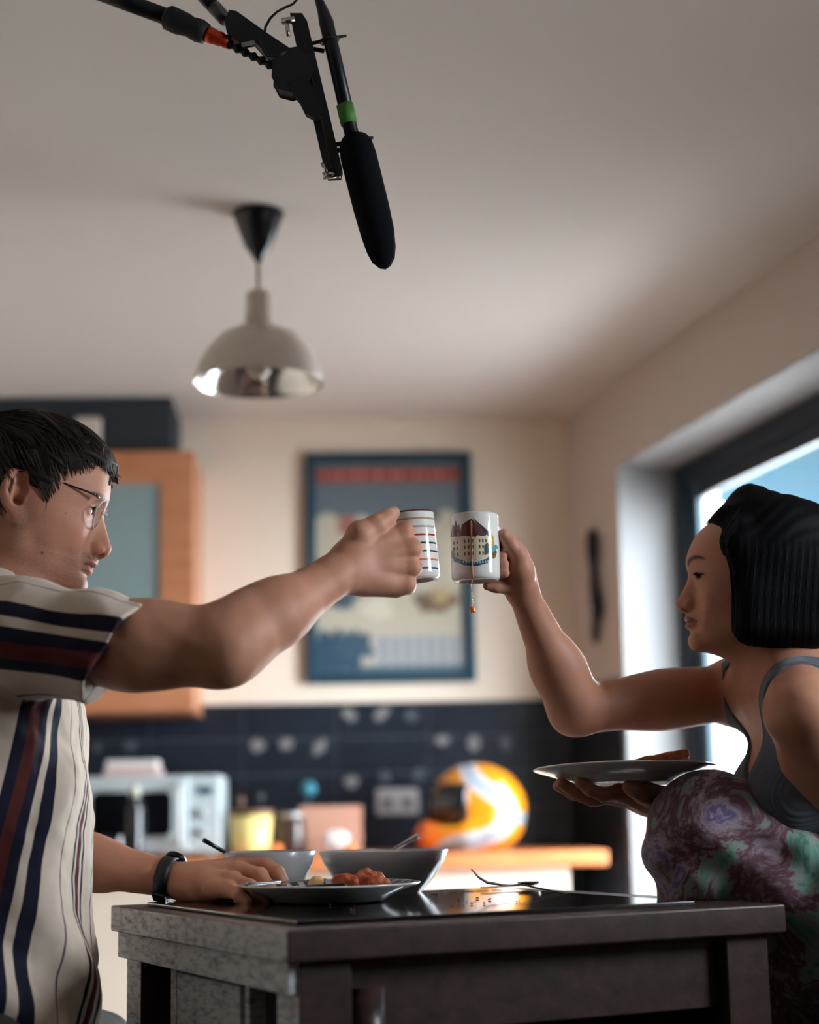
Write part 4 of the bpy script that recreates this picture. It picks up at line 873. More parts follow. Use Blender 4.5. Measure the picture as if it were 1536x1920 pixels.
def eyeball(W, c, gaze, iris, parent, name='eye'):
    mb = MB(); N = 24; M = 16; vs = []; cols = []; g = np.array(gaze, float); g /= np.linalg.norm(g); _, a, b = frame3(g, (0, 0.1, 1))
    for i in range(M+1):
        th = math.pi*i/M
        for k in range(N):
            an = 2*math.pi*k/N; r = .0118*(1+.05*math.exp(-(th/.35)**2)); q = g*math.cos(th)+(a*math.cos(an)+b*math.sin(an))*math.sin(th)
            vs.append(W(np.array(c)+q*r)); cols.append((.01, .01, .01) if th < .18 else (iris if th < .56 else (.22, .20, .19)))
    fs = [(i*N+k, i*N+(k+1) % N, (i+1)*N+(k+1) % N, (i+1)*N+k) for i in range(M) for k in range(N)]
    o = mesh_obj(name, vs, fs, eye_white, parent, True); set_col(o.data, 'col', np.array(cols)); return o

def drop_islands(nv, f, keep_min=400):
    lab = np.arange(nv)
    for _ in range(400):
        m = lab[f].min(1); new = lab.copy()
        for k in range(f.shape[1]): np.minimum.at(new, f[:, k], m)
        new = new[new]
        if (new == lab).all(): break
        lab = new
    fl = lab[f[:, 0]]; u, c = np.unique(fl, return_counts=True); good = u[c >= keep_min]
    return f[np.isin(fl, good)]
# ---------------------------------------------------------------- man
MY = 2.30
HA = axes((math.cos(math.radians(9)), math.sin(math.radians(9)), -math.tan(math.radians(10))), (0, .03, 1))
ear = P(33, 926, MY-.075); HO = ear + HA[1]*.077   # the near ear is his right one (local -y)
man = thing('person', 'man in glasses and a cream striped short-sleeved shirt raising a striped mug', 'person', (-.60, 2.30, 0))
SM = Sdf()
relief_m, locM, WM, eyeM = head_prims(SM, (HO, HA), 'man')
# neck and trunk
nb = np.array([-.575, 2.305, 1.285])
SM.cone(WM((-.018, 0, -.045)), nb, .058, .064, k=.022)
SM.cone(WM((.030, 0, -.085)), nb+np.array([.035, 0, .0]), .040, .045, k=.03)
SM.ell((-.585, 2.30, 1.13), (.105, .165, .15), k=.05)
SM.ell((-.580, 2.30, .90), (.078, .120, .17), k=.04)
SM.ell((-.590, 2.30, .735), (.098, .155, .10), k=.04)
sR = P(70, 1187, 2.14); eR = P(424, 1212, 2.10); wR = P(648, 1066, 2.20)
SM.cone(nb, sR, .06, .055, k=.05)
SM.cone(sR, P(250, 1212, 2.11), .056, .050, k=.03)
SM.cone(P(240, 1213, 2.11), eR, .0475, .0440, k=.03)
SM.ell(P(300, 1205, 2.11), (.075, .044, .047), axes(eR-sR), k=.03)
fa = wR-eR
SM.cone(P(418, 1222, 2.10), eR+fa*.45, .040, .038, k=.03)
SM.ell(eR+fa*.16+np.array([-.0, -.0, .010]), (.075, .038, .043), axes(fa), k=.025)
SM.cone(eR+fa*.4, wR, .038, .0255, k=.02)
SM.cone(wR-fa*.12, wR+fa*.06, .0262, .0270, k=.01)
# left arm resting on the island
sL = np.array([-.57, 2.475, 1.235]); eL = P(30, 1588, 2.56); wL = P(352, 1655, 2.50)
SM.cone(nb, sL, .06, .055, k=.05); SM.cone(sL, eL, .052, .042, k=.03)
fl = wL-eL
SM.cone(eL, eL+fl*.5, .042, .036, k=.02); SM.ell(eL+fl*.25, (.08, .040, .042), axes(fl), k=.02); SM.cone(eL+fl*.45, wL, .036, .0235, k=.02)
# thighs, calves
for sy in (-1, 1):
    hp = np.array([-.585, 2.30+sy*.08, .735]); kn = np.array([-.30 if sy > 0 else -.42, 2.30+sy*.13-(.28 if sy < 0 else -.10)*1.0, .66 if sy > 0 else .66])
    if sy > 0: kn = np.array([-.50, 2.66, .66])*1.0
    if sy < 0: kn = np.array([-.42, 1.98, .665])
    an = kn + np.array([-.05, 0, -.40]); SM.chain([hp, kn, an], [.08, .055, .04], k=.03)
    SM.cone(an+np.array([-.02, 0, -.03]), an+np.array([.15, .0, -.045]), .035, .028, k=.02)

# right fist round the mug handle (thumb up, knuckles towards the other mug)
hx = np.array([.86, .40, .16]); hx /= np.linalg.norm(hx); hy = np.array([-.16, -.05, .985]); hy -= hx*(hy@hx); hy /= np.linalg.norm(hy); hz = np.cross(hx, hy)
def FK(base, fl, L, x, y, z, splay=0):
    pts = [base]; a = 0; d0 = x*math.cos(splay)+y*math.sin(splay)
    for ang, l in zip(fl, L):
        a += math.radians(ang); pts.append(pts[-1] + (d0*math.cos(a) - z*math.sin(a))*l)
    return pts
HW = wR + fa/np.linalg.norm(fa)*.004
def H(a, b, c): return HW + hx*a + hy*b + hz*c
mcp = [(.086, .035, .007), (.091, .0115, .012), (.087, -.0125, .010), (.078, -.034, .004)]
lens = [(.044, .026, .020), (.047, .029, .021), (.044, .027, .021), (.036, .022, .019)]
rads = [(.0130, .0100, .0090, .0080), (.0132, .0102, .0090, .0082), (.0125, .0096, .0086, .0078), (.0115, .0086, .0078, .0070)]
for i in range(4):
    b = H(*mcp[i]); SM.cone(H(.004, mcp[i][1]*.45, .0), H(mcp[i][0]-.012, mcp[i][1], mcp[i][2]-.006), .0200, .0125, k=.012); SM.cone(H(.03, mcp[i][1]*.6, .006), b, .010, rads[i][0]*.90, k=.007)
    pts = FK(b, (62, 88, 62), lens[i], hx, hy, hz, (.10, .02, -.05, -.12)[i])
    SM.chain(pts, rads[i], k=.003, k0=.006)
SM.cone(H(.02, 0.004, -.012), H(.072, -.002, -.010), .020, .018, k=.012)
SM.chain([H(.008, .014, -.006), P(676, 1002, 2.205), P(705, 984, 2.212), P(724, 972, 2.222), P(737, 962, 2.228)], [.021, .0175, .0128, .0108, .0092], k=.007)
SM.cone(H(.02, -.02, -.006), H(.062, -.030, -.008), .019, .015, k=.012)
# left hand on the worktop, fingers arched
lp = [P(352, 1655, 2.50), P(392, 1640, 2.495), P(450, 1624, 2.48)]
SM.chain([wL, P(380, 1650, 2.50), P(445, 1640, 2.49)], [.0235, .023, .020], k=.015)
SM.chain([wL, P(385, 1660, 2.47), P(432, 1668, 2.45)], [.023, .022, .017], k=.015)
SM.chain([P(385, 1640, 2.51), P(452, 1622, 2.50), P(498, 1622, 2.48), P(520, 1636, 2.465), P(531, 1651, 2.46)], [.020, .0135, .0102, .0092, .0080], k=.006)
SM.chain([P(390, 1645, 2.49), P(446, 1632, 2.475), P(488, 1640, 2.455), P(504, 1664, 2.445), P(508, 1682, 2.44)], [.020, .0125, .0098, .0088, .0078], k=.006)
SM.chain([P(395, 1655, 2.47), P(436, 1650, 2.450), P(470, 1662, 2.425), P(484, 1680, 2.415), P(498, 1691, 2.41)], [.018, .0120, .0094, .0086, .0078], k=.006)
SM.chain([P(400, 1668, 2.45), P(428, 1668, 2.43), P(450, 1680, 2.40), P(466, 1692, 2.39)], [.017, .0110, .0086, .0074], k=.006)
SM.chain([P(392, 1650, 2.53), P(440, 1652, 2.56), P(470, 1664, 2.56), P(492, 1672, 2.55)], [.017, .0125, .0105, .0088], k=.006)
# tendons, veins and muscle relief on arms
def arm_detail(p):
    m = G(p, P(470, 1195, 2.06), (.05, .05, .03), .0025)
    v = .0006*wob(p, 95, 1.0)
    far = np.linalg.norm(p-HO, axis=-1) > .17
    return np.where(far, v, 0) - m*0
SM.disp.append(arm_detail)
vM, qM = SM.mesh((-.86, 1.85, .18), (.05, 2.80, 1.60), .0016 if 1 else .003)
# drop what never shows: nothing; keep the body one surface
bodyM, vM = np_mesh_obj('body', vM, qM, skin_m, man)

def skin_cols(v, loc, kind):
    n = len(v); q = loc(v); x, y, z = q[:, 0], np.abs(q[:, 1]), q[:, 2]
    base = np.array([.54, .255, .165]) if kind == 'man' else np.array([.48, .225, .145])
    c = np.tile(base, (n, 1)); blot = wob(v, 38, .3)*.5+wob(v, 90, 2.)*.5
    c *= (1+.12*blot)[:, None]
    def mix(w, col): nonlocal c; w = np.clip(w, 0, 1)[:, None]; c = c*(1-w)+np.array(col)*w
    red = np.array([.46, .17, .12])
    Q = np.stack([x, y, z], 1)
    inh = (np.linalg.norm(q-np.array([.01, 0, 0]), axis=1) < .17)
    mix(inh*G(Q, (.085, .042, -.03), (.02, .02, .02), .45), red)
    mix(inh*G(Q, (.125, 0, -.045), (.016, .018, .014), .5), red)
    mix(inh*(y > .066)*(np.abs(x) < .03)*.35*(np.abs(z) < .035), red)
    # lips
    lz = -.0715 if kind == 'man' else -.0700; hw = .0255 if kind == 'man' else .0235
    t = np.clip(y/hw, 0, 1); hgt = (.0095 if kind == 'man' else .0105)*np.sqrt(1-t**2+1e-6)
    lip = inh*(x > .088)*(np.abs(z-lz+.0005) < hgt)*(y < hw)
    edge = SS(hgt-np.abs(z-lz+.0005), 0, .0022)
    mix(lip*edge*(.75 if kind == 'man' else .85), (.33, .105, .095) if kind == 'man' else (.27, .082, .080))
    mix(inh*(x > .088)*(y < hw)*np.exp(-((z-lz)/.0011)**2)*.75, (.06, .018, .015))
    # brows
    if kind == 'man':
        bz = .0215+.0045*np.sin((y-.012)/.045*2.6); w = np.exp(-((z-bz)/.0038)**4)*SS(y, .006, .014)*(1-SS(y, .052, .060))*(x > .05)
        mix(inh*w*.80*(.8+.2*np.sin(y*3000+z*1500)), (.045, .026, .018))
        st = SS(-z, .045, .062)*SS(x, -.005, .02)*(1-SS(-z, .112, .13)); mou = G(Q, (.11, .012, -.0585), (.02, .019, .0042), 1.)
        grain = .55+.45*np.sin(x*2100+3*np.sin(y*900))*np.sin(z*2300+2*np.sin(x*700))
        mix(inh*(np.clip(st*.46+mou*.85, 0, .8))*grain*(1-lip), (.075, .040, .026))
        mix(inh*G(Q, (.012, .070, -.03), (.013, .02, .030), .75)*grain, (.055, .032, .024))
        mix(inh*G(Q, (.045, .056, -.073), (.0022, .02, .0022), .8), (.08, .03, .02))
        mix(inh*G(Q, (.066, .056, -.013), (.0013, .02, .0013), .7), (.10, .04, .03))
    else:
        t = (y-.010)/.044; bz = .0185+.0085*np.sin(np.clip(t, 0, 1)*2.5)-.003*t; wd = .0048*(1-.75*np.clip(t, 0, 1))+.0006
        w = np.exp(-((z-bz)/wd)**4)*SS(y, .006, .012)*(1-SS(y, .048, .056))*(x > .04)
        mix(inh*w*.93, (.022, .014, .012))
        # freckles
        rg = np.random.default_rng(3); ff = np.zeros(n); idx = np.nonzero(inh & (x > .03))[0]
        if len(idx):
            cand = q[idx]; pr = np.exp(-((np.abs(cand[:, 1])-.045)/.022)**2-((cand[:, 2]+.035)/.032)**2); pr /= pr.sum()
            for k in rg.choice(len(idx), 420, p=pr):
                r = rg.uniform(.0006, .0014); dd = np.sum((cand-cand[k])**2, 1)
                ff[idx] = np.maximum(ff[idx], np.exp(-dd/(r*r))*rg.uniform(.15, .50))
        mix(ff, (.20, .085, .05))
    # dark lid line
    ex, ey, ez = eyeM if kind == 'man' else eyeW
    dl = np.abs(np.linalg.norm((Q-np.array([ex, ey, ez]))/np.array([1.0, 1.0, 1.0]), axis=1)-.0120)
    lidz = ez+.0035 if kind == 'man' else ez-.0015
    w = G(Q, (ex+.010, ey+.001, lidz), (.009, .0135, .0013 if kind == 'man' else .0020), .9)
    mix(inh*w, (.05, .025, .02))
    mix(inh*G(Q, (ex+.006, ey+.002, ez-.001), (.02, .02, .012), .22), (.25, .11, .09))
    return c, mix
cM, mixM = skin_cols(vM, locM, 'man')
# redder knuckles and nails
kc = np.zeros(len(vM))
for i in range(4): kc = np.maximum(kc, G(vM, H(*mcp[i]), (.014, .014, .014), .45))
cM = cM*(1-kc[:, None])+np.array([.50, .19, .13])*kc[:, None]
tip = P(737, 962, 2.228); nl = G(vM, tip+np.array([.0, -.009, .002]), (.006, .004, .005), .8)[:, None]; cM = cM*(1-nl)+np.array([.66, .40, .32])*nl
nl = G(vM, P(531, 1648, 2.452), (.005, .005, .006), .7)[:, None]; cM = cM*(1-nl)+np.array([.62, .40, .33])*nl
set_col(bodyM.data, 'col', cM)
for sg in (-1, 1): eyeball(WM, (eyeM[0], sg*eyeM[1], eyeM[2]), (1, .12*sg+.25, .03), (.16, .22, .20), man)

# shirt: cream cloth, stripe coordinate kept per vertex
def stripe_mat(name, stops, base, rough=.85):
    m = mat(name, base, rough, spec=.2, bump=(900, .15, .0005), sheen=.15); nt = m.node_tree; b = nt.nodes['Principled BSDF']
    a = nt.nodes.new('ShaderNodeAttribute'); a.attribute_name = 'u'; a.attribute_type = 'GEOMETRY'
    fr = nt.nodes.new('ShaderNodeMath'); fr.operation = 'FRACT'; nt.links.new(a.outputs['Fac'], fr.inputs[0])
    r = nt.nodes.new('ShaderNodeValToRGB'); r.color_ramp.interpolation = 'CONSTANT'; nt.links.new(fr.outputs[0], r.inputs['Fac'])
    el = r.color_ramp.elements
    while len(el) > 1: el.remove(el[-1])
    el[0].position = 0; el[0].color = stops[0][1]
    for p, c in stops[1:]: e = el.new(p); e.color = c
    nt.links.new(r.outputs['Color'], b.inputs['Base Color']); return m
CREAM = srgb(212, 196, 180); NAVY = srgb(30, 29, 48); RED = srgb(84, 36, 34); THIN = srgb(90, 70, 80)
shirt_m = stripe_mat('striped_cotton', [(0, CREAM), (.03, NAVY), (.05, CREAM), (.07, RED), (.10, CREAM), (.115, NAVY), (.13, CREAM), (.25, THIN), (.256, CREAM), (.375, NAVY), (.435, CREAM), (.475, NAVY), (.525, RED), (.585, NAVY), (.635, CREAM), (.78, THIN), (.79, CREAM), (.92, THIN), (.93, CREAM)], CREAM)
SH = Sdf()
SH.ell((-.575, 2.30, 1.13), (.130, .188, .165), k=.05)
SH.cone((-.575, 2.30, 1.03), (-.572, 2.30, .80), .138, .142, k=.06)
SH.ell((-.572, 2.30, .80), (.142, .175, .11), k=.05)
SH.cone(nb+np.array([-.0, -.02, -.005]), sR+np.array([-.01, 0, .0]), .070, .066, k=.05)
SH.cone(nb+np.array([-.0, .02, -.005]), sL, .070, .064, k=.05)
hc = P(219, 1232, 2.11); hn = np.array([.80, -.12, -.58]); hn /= np.linalg.norm(hn)
sa = P(262, 1216, 2.10)
def sleeveR0(p):
    a = sR; b = sa; ab = b-a; h = np.clip(((p-a)@ab)/(ab@ab), 0, 1.3); d = p-a-h[..., None]*ab
    d2 = d.copy(); d2[..., 2] *= np.where(d[..., 2] < 0, .86, 1.05)
    return np.linalg.norm(d2, axis=-1)-(.063+.003*h)
SH.fn(sleeveR0, k=.035)
SH.cone(sL, sL+(eL-sL)*.55, .060, .066, k=.03)
SH.cone(WM((-.01, 0, -.05)), nb+np.array([.01, 0, .015]), .056, .060, k=.01, sub=True)
def folds(p):
    x, y, z = p[..., 0], p[..., 1], p[..., 2]
    arm = SS((p-sR)@((sa-sR)/np.linalg.norm(sa-sR)), -.02, .05)*SS(z, 1.06, 1.16)
    s = (x*.9+z*.5)
    d1 = .0060*np.sin(x*42+z*30+2.2*np.sin(z*21+y*12)+1.1*np.sin(x*19))*SS(z, 1.05, 1.2)
    ang = np.arctan2(y-2.30, x+.60)
    low = (1-SS(z, .80, 1.08))
    d2 = (.003+.006*low)*np.sin(ang*7+2.0*np.sin(z*7+.6)+1.5*np.sin(z*15)) + .004*low*np.sin(z*42+ang*3)
    d3 = .0035*np.sin(z*33-x*48+1.5*np.sin(y*30))*(1-SS(np.abs(z-1.08), .04, .10))
    return arm*d1+(1-arm)*(d2*(1-SS(z, 1.05, 1.2))+d1*.7+d3) + .0012*wob(p, 110, .8)
SH.disp.append(folds)
hem = lambda p: .735+.018*np.sin(p[..., 0]*16+1)-p[..., 2]
def shirt_cut(p):     # open sleeve end and hollow sleeve
    ab = (sa-sR)/np.linalg.norm(sa-sR); t = (p-sR)@ab
    per_ = np.linalg.norm(p-sR-t[..., None]*ab, axis=-1); near = (t > .03) & (per_ < .098)
    inner = np.maximum(sleeveR0(p)+folds(p)+.0075, .095-t)
    return np.where(near, np.maximum((p-hc)@hn, -inner), -.02)
SH = with_cut(SH, shirt_cut, .002)
vS, qS = SH.mesh((-.86, 1.98, .70), (-.18, 2.62, 1.42), .0028)
vz = vS[:, 2]; keep = vz > .745+.012*np.sin(vS[:, 0]*20+vS[:, 1]*9); qS = drop_islands(len(vS), qS[keep[qS].all(1)], 1500)
shirt, vS = np_mesh_obj('shirt', vS, qS, shirt_m, man)
ab = (sa-sR)/np.linalg.norm(sa-sR); rel = vS-sR; t = rel@ab; per = rel-t[:, None]*ab
_, ar, au = frame3(ab); ua = np.arctan2(per@au, per@ar)*0.064      # 0 on the camera side
tor_d = np.minimum(np.linalg.norm((vS-np.array([-.575, 2.30, 1.13]))/np.array([.130, .188, .165]), axis=1)-1, np.linalg.norm((vS-np.array([-.575, 2.30, .93]))[:, :2], axis=1)/.14-1)*.14
isarm = (sleeveR0(vS) < tor_d-.004).astype(float)
tors = np.arctan2(vS[:, 1]-2.30, vS[:, 0]+.575 - .22*(vS[:, 2]-1.0)*1.0)*.150   # runs round the trunk, front = 0
u_arm = (.1436-ua)/.30
u_tor = -tors/.30
set_f(shirt.data, 'u', np.where(isarm > .5, u_arm, u_tor))
# collar
navyc = mat('navy_cloth', NAVY, .8)
cream_m = mat('cream_cloth', CREAM, .85, bump=(900, .15, .0005))
mb = MB(); ring = []
for k in range(25):
    an = math.radians(-150+300*k/24); cx = nb+np.array([.020, 0, .046]); dx, dy = math.cos(an), math.sin(an)
    top = cx+np.array([.072*dx, .073*dy, .026-.050*max(0, dx)**2]); bot = cx+np.array([.094*dx+.004, .100*dy, -.026-.045*max(0, dx)**2])
    ring.append((top, bot))
vs = []; th = .0035
for t_, b_ in ring:
    o_ = (b_-cx)*np.array([1, 1, 0]); o_ /= np.linalg.norm(o_); vs += [t_, t_+o_*th+np.array([0, 0, .002]), b_+o_*th, b_-o_*th*.3]
n = len(ring); fs = [(i*4+k, i*4+(k+1) % 4, (i+1)*4+(k+1) % 4, (i+1)*4+k) for i in range(n-1) for k in range(4)]+[(0, 1, 2, 3), tuple((n-1)*4+k for k in (3, 2, 1, 0))]
mb.add(vs, fs); col = mb.build('collar', cream_m, shirt, True)
sub = col.modifiers.new('s', 'SUBSURF'); sub.levels = 1; sub.render_levels = 2

# trousers
tr_m = mat('olive_twill', srgb(58, 56, 50), .9, bump=(600, .2, .001))
ST = Sdf(); ST.ell((-.60, 2.30, .735), (.135, .185, .105), k=.04)
for hp, kn in (((-.60, 2.21, .735), (-.42, 1.98, .665)), ((-.60, 2.39, .735), (-.50, 2.66, .66))):
    an = np.array(kn)+np.array([-.05, 0, -.38]); ST.chain([np.array(hp), np.array(kn), an], [.098, .072, .055], k=.04)
ST.disp.append(lambda p: .003*wob(p, 60, .7)); v, q = ST.mesh((-.80, 1.86, .2), (-.25, 2.80, .90), .006); np_mesh_obj('trousers', v, q, tr_m, man)
shoe_m = mat('dark_leather', srgb(35, 30, 28), .5)
for kn in ((-.42, 1.98, .665), (-.50, 2.66, .66)):
    S_ = Sdf(); a = np.array(kn)+np.array([-.05, 0, -.40]); S_.cone(a+np.array([-.03, 0, -.045]), a+np.array([.16, 0, -.05]), .046, .036, k=.02); S_.cone(a, a+np.array([-.02, 0, -.04]), .046, .046, k=.02)
    v, q = S_.mesh(a-.13, a+np.array([.24, .12, .12]), .006); np_mesh_obj('shoe', v, q, shoe_m, man)

# man's hair
hair_m = mat('dark_brown_hair', srgb(34, 26, 22), .58, spec=.22, attr='col')
def zlineM(x, y):
    a = np.interp(x, [-.12, -.05, -.026, -.020, .008, .016, .022, .030, .037, .044, .052, .074, .088, .105, .12], [-.060, -.050, -.035, .034, .034, .004, -.006, -.002, .013, .030, .043, .056, .066, .064, .060])
    return a
HM = Sdf()
HM.ell(WM((-.002, 0, .034)), (.110, .0870, .098), HA, k=.02)
HM.ell(WM((.024, 0, .074)), (.086, .076, .058), HA, k=.02)
HM.ell(WM((-.06, 0, -.01)), (.048, .070, .055), HA, k=.02)
HM.ell(WM((.078, .004, .078)), (.034, .054, .024), HA, k=.014)
def hairgroove(p):
    q = locM(p); x, y, z = q[..., 0], q[..., 1], q[..., 2]
    s = z*.82+x*.45+.25*np.abs(y); w = .004*np.sin(x*70+z*45)+.003*np.sin(y*110)
    return .0011*np.sin((s+w)*520)+.0016*np.sin((s+w)*190+1.)+.002*np.sin(x*60+3*np.sin(z*40))
HM.disp.append(hairgroove)
def cutM(p):
    q = locM(p); return (zlineM(q[..., 0], q[..., 1])-q[..., 2])*.75
HM.disp.append(lambda p: 0*p[..., 0])
_ev = HM.disp[-1]
for i in range(16):   # curls of the fringe
    y0 = -.045+.09*i/15; r = RNG.uniform(-1, 1)
    e = -.9*y0*y0/.05; pts = [WM((.070, y0*1.1, .098)), WM((.094+.003*r+e, y0, .090)), WM((.109+.003*r+e, y0*.95+.003*r, .076+.003*r)), WM((.114+.004*r+e, y0*.9+.006*r, .063+.005*r)), WM((.118+.006*r+e, y0*.9+.012*r, .056+.006*r))]
    HM.chain(pts, [.009, .0075, .0055, .0038, .0018], k=.006)
HM2 = with_cut(HM, lambda p: np.minimum(cutM(p), 1)*np.where(locM(p)[..., 0] > .103, 0, 1) + np.where(locM(p)[..., 0] > .103, -.02, 0))
vH, qH = HM2.mesh(HO-.17, HO+.17, .0017, slack=1.8)
hair, vH = np_mesh_obj('hair', vH, qH, hair_m, man)
ns = .5+.5*np.sin(((vH-HO)@(HA[2]*.82+HA[0]*.45))*900+3*wob(vH, 60, .2))
set_col(hair.data, 'col', np.outer(.55+.75*ns, np.array([.0110, .0072, .0052])))
# loose strands over temple and fringe
mb = MB()
for i in range(330):
    t = i % 3
    if t == 0:      # fringe
        y0 = RNG.uniform(-.055, .045); x0 = RNG.uniform(.080, .108); c = RNG.uniform(-.004, .006)
        e = -.9*y0*y0/.05; x0 -= .008; pts = [(x0+e, y0, .106-.1*(x0-.08)), (x0+.012+e, y0, .096), (.110+c+e, y0*.97, .080+c), (.114+c+e, y0*.93+c, .066+c), (.119+1.5*c+e, y0*.9+2*c, .058+2*c)]
    elif t == 1:    # temple
        x0 = RNG.uniform(.035, .085); z0 = .085+.01*RNG.random(); l = RNG.uniform(.0, .010)
        zl = float(zlineM(x0, 0)); pts = [(x0-.02, -.080+.3*max(0, x0-.05), z0), (x0-.006, -.0835+.45*max(0, x0-.05), z0-.016), (x0+.003, -.0800+.5*max(0, x0-.05), (z0+zl)/2-.006), (x0+.010, -.0760+.5*max(0, x0-.05), zl-l)]
    else:           # side in front of the ear
        x0 = RNG.uniform(.014, .040); pts = [(x0-.014, -.086, .07), (x0-.004, -.0865, .045), (x0, -.0815, .018), (x0+.002, -.0745, -.016+.024*RNG.random())]
    mb.tube([WM(p) for p in pts], [.0005]*(len(pts)-1)+[.0001], seg=4)
def comb(S, seeds, flow, step, n, rad, mb, lift=.0020):
    p = np.array(seeds, float); tr = [p.copy()]; e = .0015
    def grad(p): d = S.ev(p); g = np.stack([S.ev(p+np.eye(3)[i]*e)-d for i in range(3)], 1); g /= np.linalg.norm(g, axis=1, keepdims=True)+1e-9; return d, g
    for k in range(n):
        d, g = grad(p); f = flow(p); f = f-g*np.sum(f*g, 1, keepdims=True); f /= np.linalg.norm(f, axis=1, keepdims=True)+1e-9
        p = p+f*step; d, g = grad(p); p = p-g*(d-lift)[:, None]; tr.append(p.copy())
    tr = np.array(tr)
    for i in range(tr.shape[1]): mb.tube(list(tr[:, i]), [rad*.5]+[rad]*(n-1)+[rad*.2], seg=3, cap=False)
HMs = Sdf(); HMs.p = HM.p[:4]
sd = []
while len(sd) < 1900:
    d_ = RNG.normal(size=3); d_ /= np.linalg.norm(d_); c = np.array([.004+d_[0]*.100, d_[1]*.082, .040+d_[2]*.088])
    if d_[1] > .35 and RNG.random() < .6: continue
    if c[2] > float(zlineM(c[0], 0))+.022: sd.append(WM(c))
for _ in range(260): sd.append(WM((RNG.uniform(.070, .102), RNG.uniform(-.055, .040), RNG.uniform(.085, .104))))
def flowM(p):
    q = locM(p); y = q[..., 1]; up = SS(q[..., 2], .06, .12)
    v = np.stack([.55+.5*up, .12*np.sign(y)*(1-up)+.08*np.sin(q[..., 0]*90), -.85+.55*up], -1)+.12*np.stack([wob(p, 120, .1), wob(p, 130, 1.), wob(p, 110, 2.)], -1); return v@HA
comb(HMs, sd, flowM, .0065, 5, .00055, mb)
st = mb.build('loose_strands', hair_m, hair, True); set_col(st.data, 'col', np.repeat(RNG.uniform(.3, 1.15, (len(st.data.vertices)//3+1, 1)), 3, 0)[:len(st.data.vertices)]*np.array([.034, .0215, .0150]))
for sg in (-1, 1):
    mb = MB()
    for i in range(26):
        t = i/25; y0 = eyeM[1]+(-.012+.025*t); pts = [(eyeM[0]+.0128-.006*abs(t-.4), sg*y0, eyeM[2]+.0038), (eyeM[0]+.0175-.006*abs(t-.4), sg*(y0+.001), eyeM[2]+.004), (eyeM[0]+.021-.007*abs(t-.4), sg*(y0+.002), eyeM[2]+.0062)]
        mb.tube([WM(p) for p in pts], [.0003, .0002, .0001], seg=4)
    mb.build('eyelashes', bpy.data.materials.get('lash_black') or mat('lash_black', srgb(15, 12, 12), .6), man, True)

# ---------------------------------------------------------------- woman
WY = 2.44
WA = axes((-math.cos(math.radians(5)), .02, math.sin(math.radians(5))), (0, 0, 1))
wear = P(1446, 1078, WY-.07); WO = wear - WA[1]*.072
woman = thing('person', 'dark-haired woman in a grey ribbed vest and tie-dyed trousers holding a plate', 'person', (.74, 2.45, 0))
SW = Sdf()
relief_w, locW, WW, eyeW = head_prims(SW, (WO, WA), 'woman')
wn_ = np.array([.545, 2.455, 1.205])
SW.cone(WW((-.018, 0, -.05)), wn_, .050, .052, k=.02)
SW.cone(WW((.014, 0, -.088)), wn_+np.array([-.035, 0, .0]), .030, .036, k=.03)
SW.ell((.585, 2.45, 1.09), (.098, .145, .13), k=.05)
SW.ell((.650, 2.45, .90), (.088, .125, .15), k=.05)
SW.ell((.740, 2.45, .76), (.12, .165, .11), k=.05)
for sg in (-1, 1): SW.ell((.512, 2.45+sg*.064, 1.035), (.051, .055, .057), k=.035)
# right arm raised (far side)
ws = P(1392, 1296, 2.60); we = P(1078, 1330, 2.48); ww = P(978, 1104, 2.37)
SW.cone(wn_, ws, .045, .044, k=.05); SW.cone(wn_+np.array([-.0, .0, -.03]), ws, .055, .044, k=.05)
SW.cone(ws, we, .044, .0355, k=.02); SW.ell(ws*.55+we*.45, (.09, .041, .0415), axes(we-ws), k=.02)
wf = ww-we
SW.cone(we, we+wf*.4, .0350, .0330, k=.02); SW.cone(we+wf*.35, ww, .0335, .0200, k=.02)
SW.ell(we+wf*.22+np.array([.006, 0, 0]), (.07, .033, .036), axes(wf), k=.02)
# left arm (near side) to the hand under the plate
us = P(1506, 1335, 2.29); ue = np.array([.66, 2.50, .885]); uw = P(1243, 1506, 2.50)
SW.cone(wn_, us, .050, .046, k=.05); SW.cone(us, ue, .048, .036, k=.025); SW.ell(us*.7+ue*.3, (.09, .044, .046), axes(ue-us), k=.025)
uf = uw-ue; SW.cone(ue, ue+uf*.45, .036, .032, k=.02); SW.cone(ue+uf*.4, uw, .032, .0195, k=.02)
# right hand round the mug handle
q_ = lambda x, y, Y: P(x, y, Y)
SW.chain([ww, q_(972, 1072, 2.372), q_(960, 1034, 2.372)], [.0200, .0215, .0150], k=.012)
SW.chain([ww, q_(966, 1085, 2.372), q_(950, 1078, 2.372)], [.0195, .0200, .0145], k=.012)
SW.chain([q_(980, 1092, 2.352), q_(975, 1066, 2.340), q_(966, 1040, 2.335)], [.0165, .0165, .0125], k=.012)
for (a, b, c, d) in (((962, 1022, 2.375), (943, 1012, 2.372), (930, 1014, 2.352), (938, 1020, 2.330)), ((957, 1042, 2.378), (938, 1036, 2.374), (928, 1040, 2.350), (943, 1042, 2.322)),
                     ((953, 1060, 2.376), (936, 1055, 2.372), (928, 1058, 2.350), (945, 1058, 2.320)), ((953, 1078, 2.372), (937, 1074, 2.368), (930, 1076, 2.348), (946, 1074, 2.320))):
    SW.chain([q_(*a), q_(*b), q_(*c), q_(*d)], [.0120, .0092, .0082, .0072], k=.004)
SW.chain([q_(982, 1075, 2.345), q_(972, 1040, 2.328), q_(956, 1018, 2.318), q_(944, 1003, 2.312)], [.0155, .0125, .0098, .0082], k=.006)
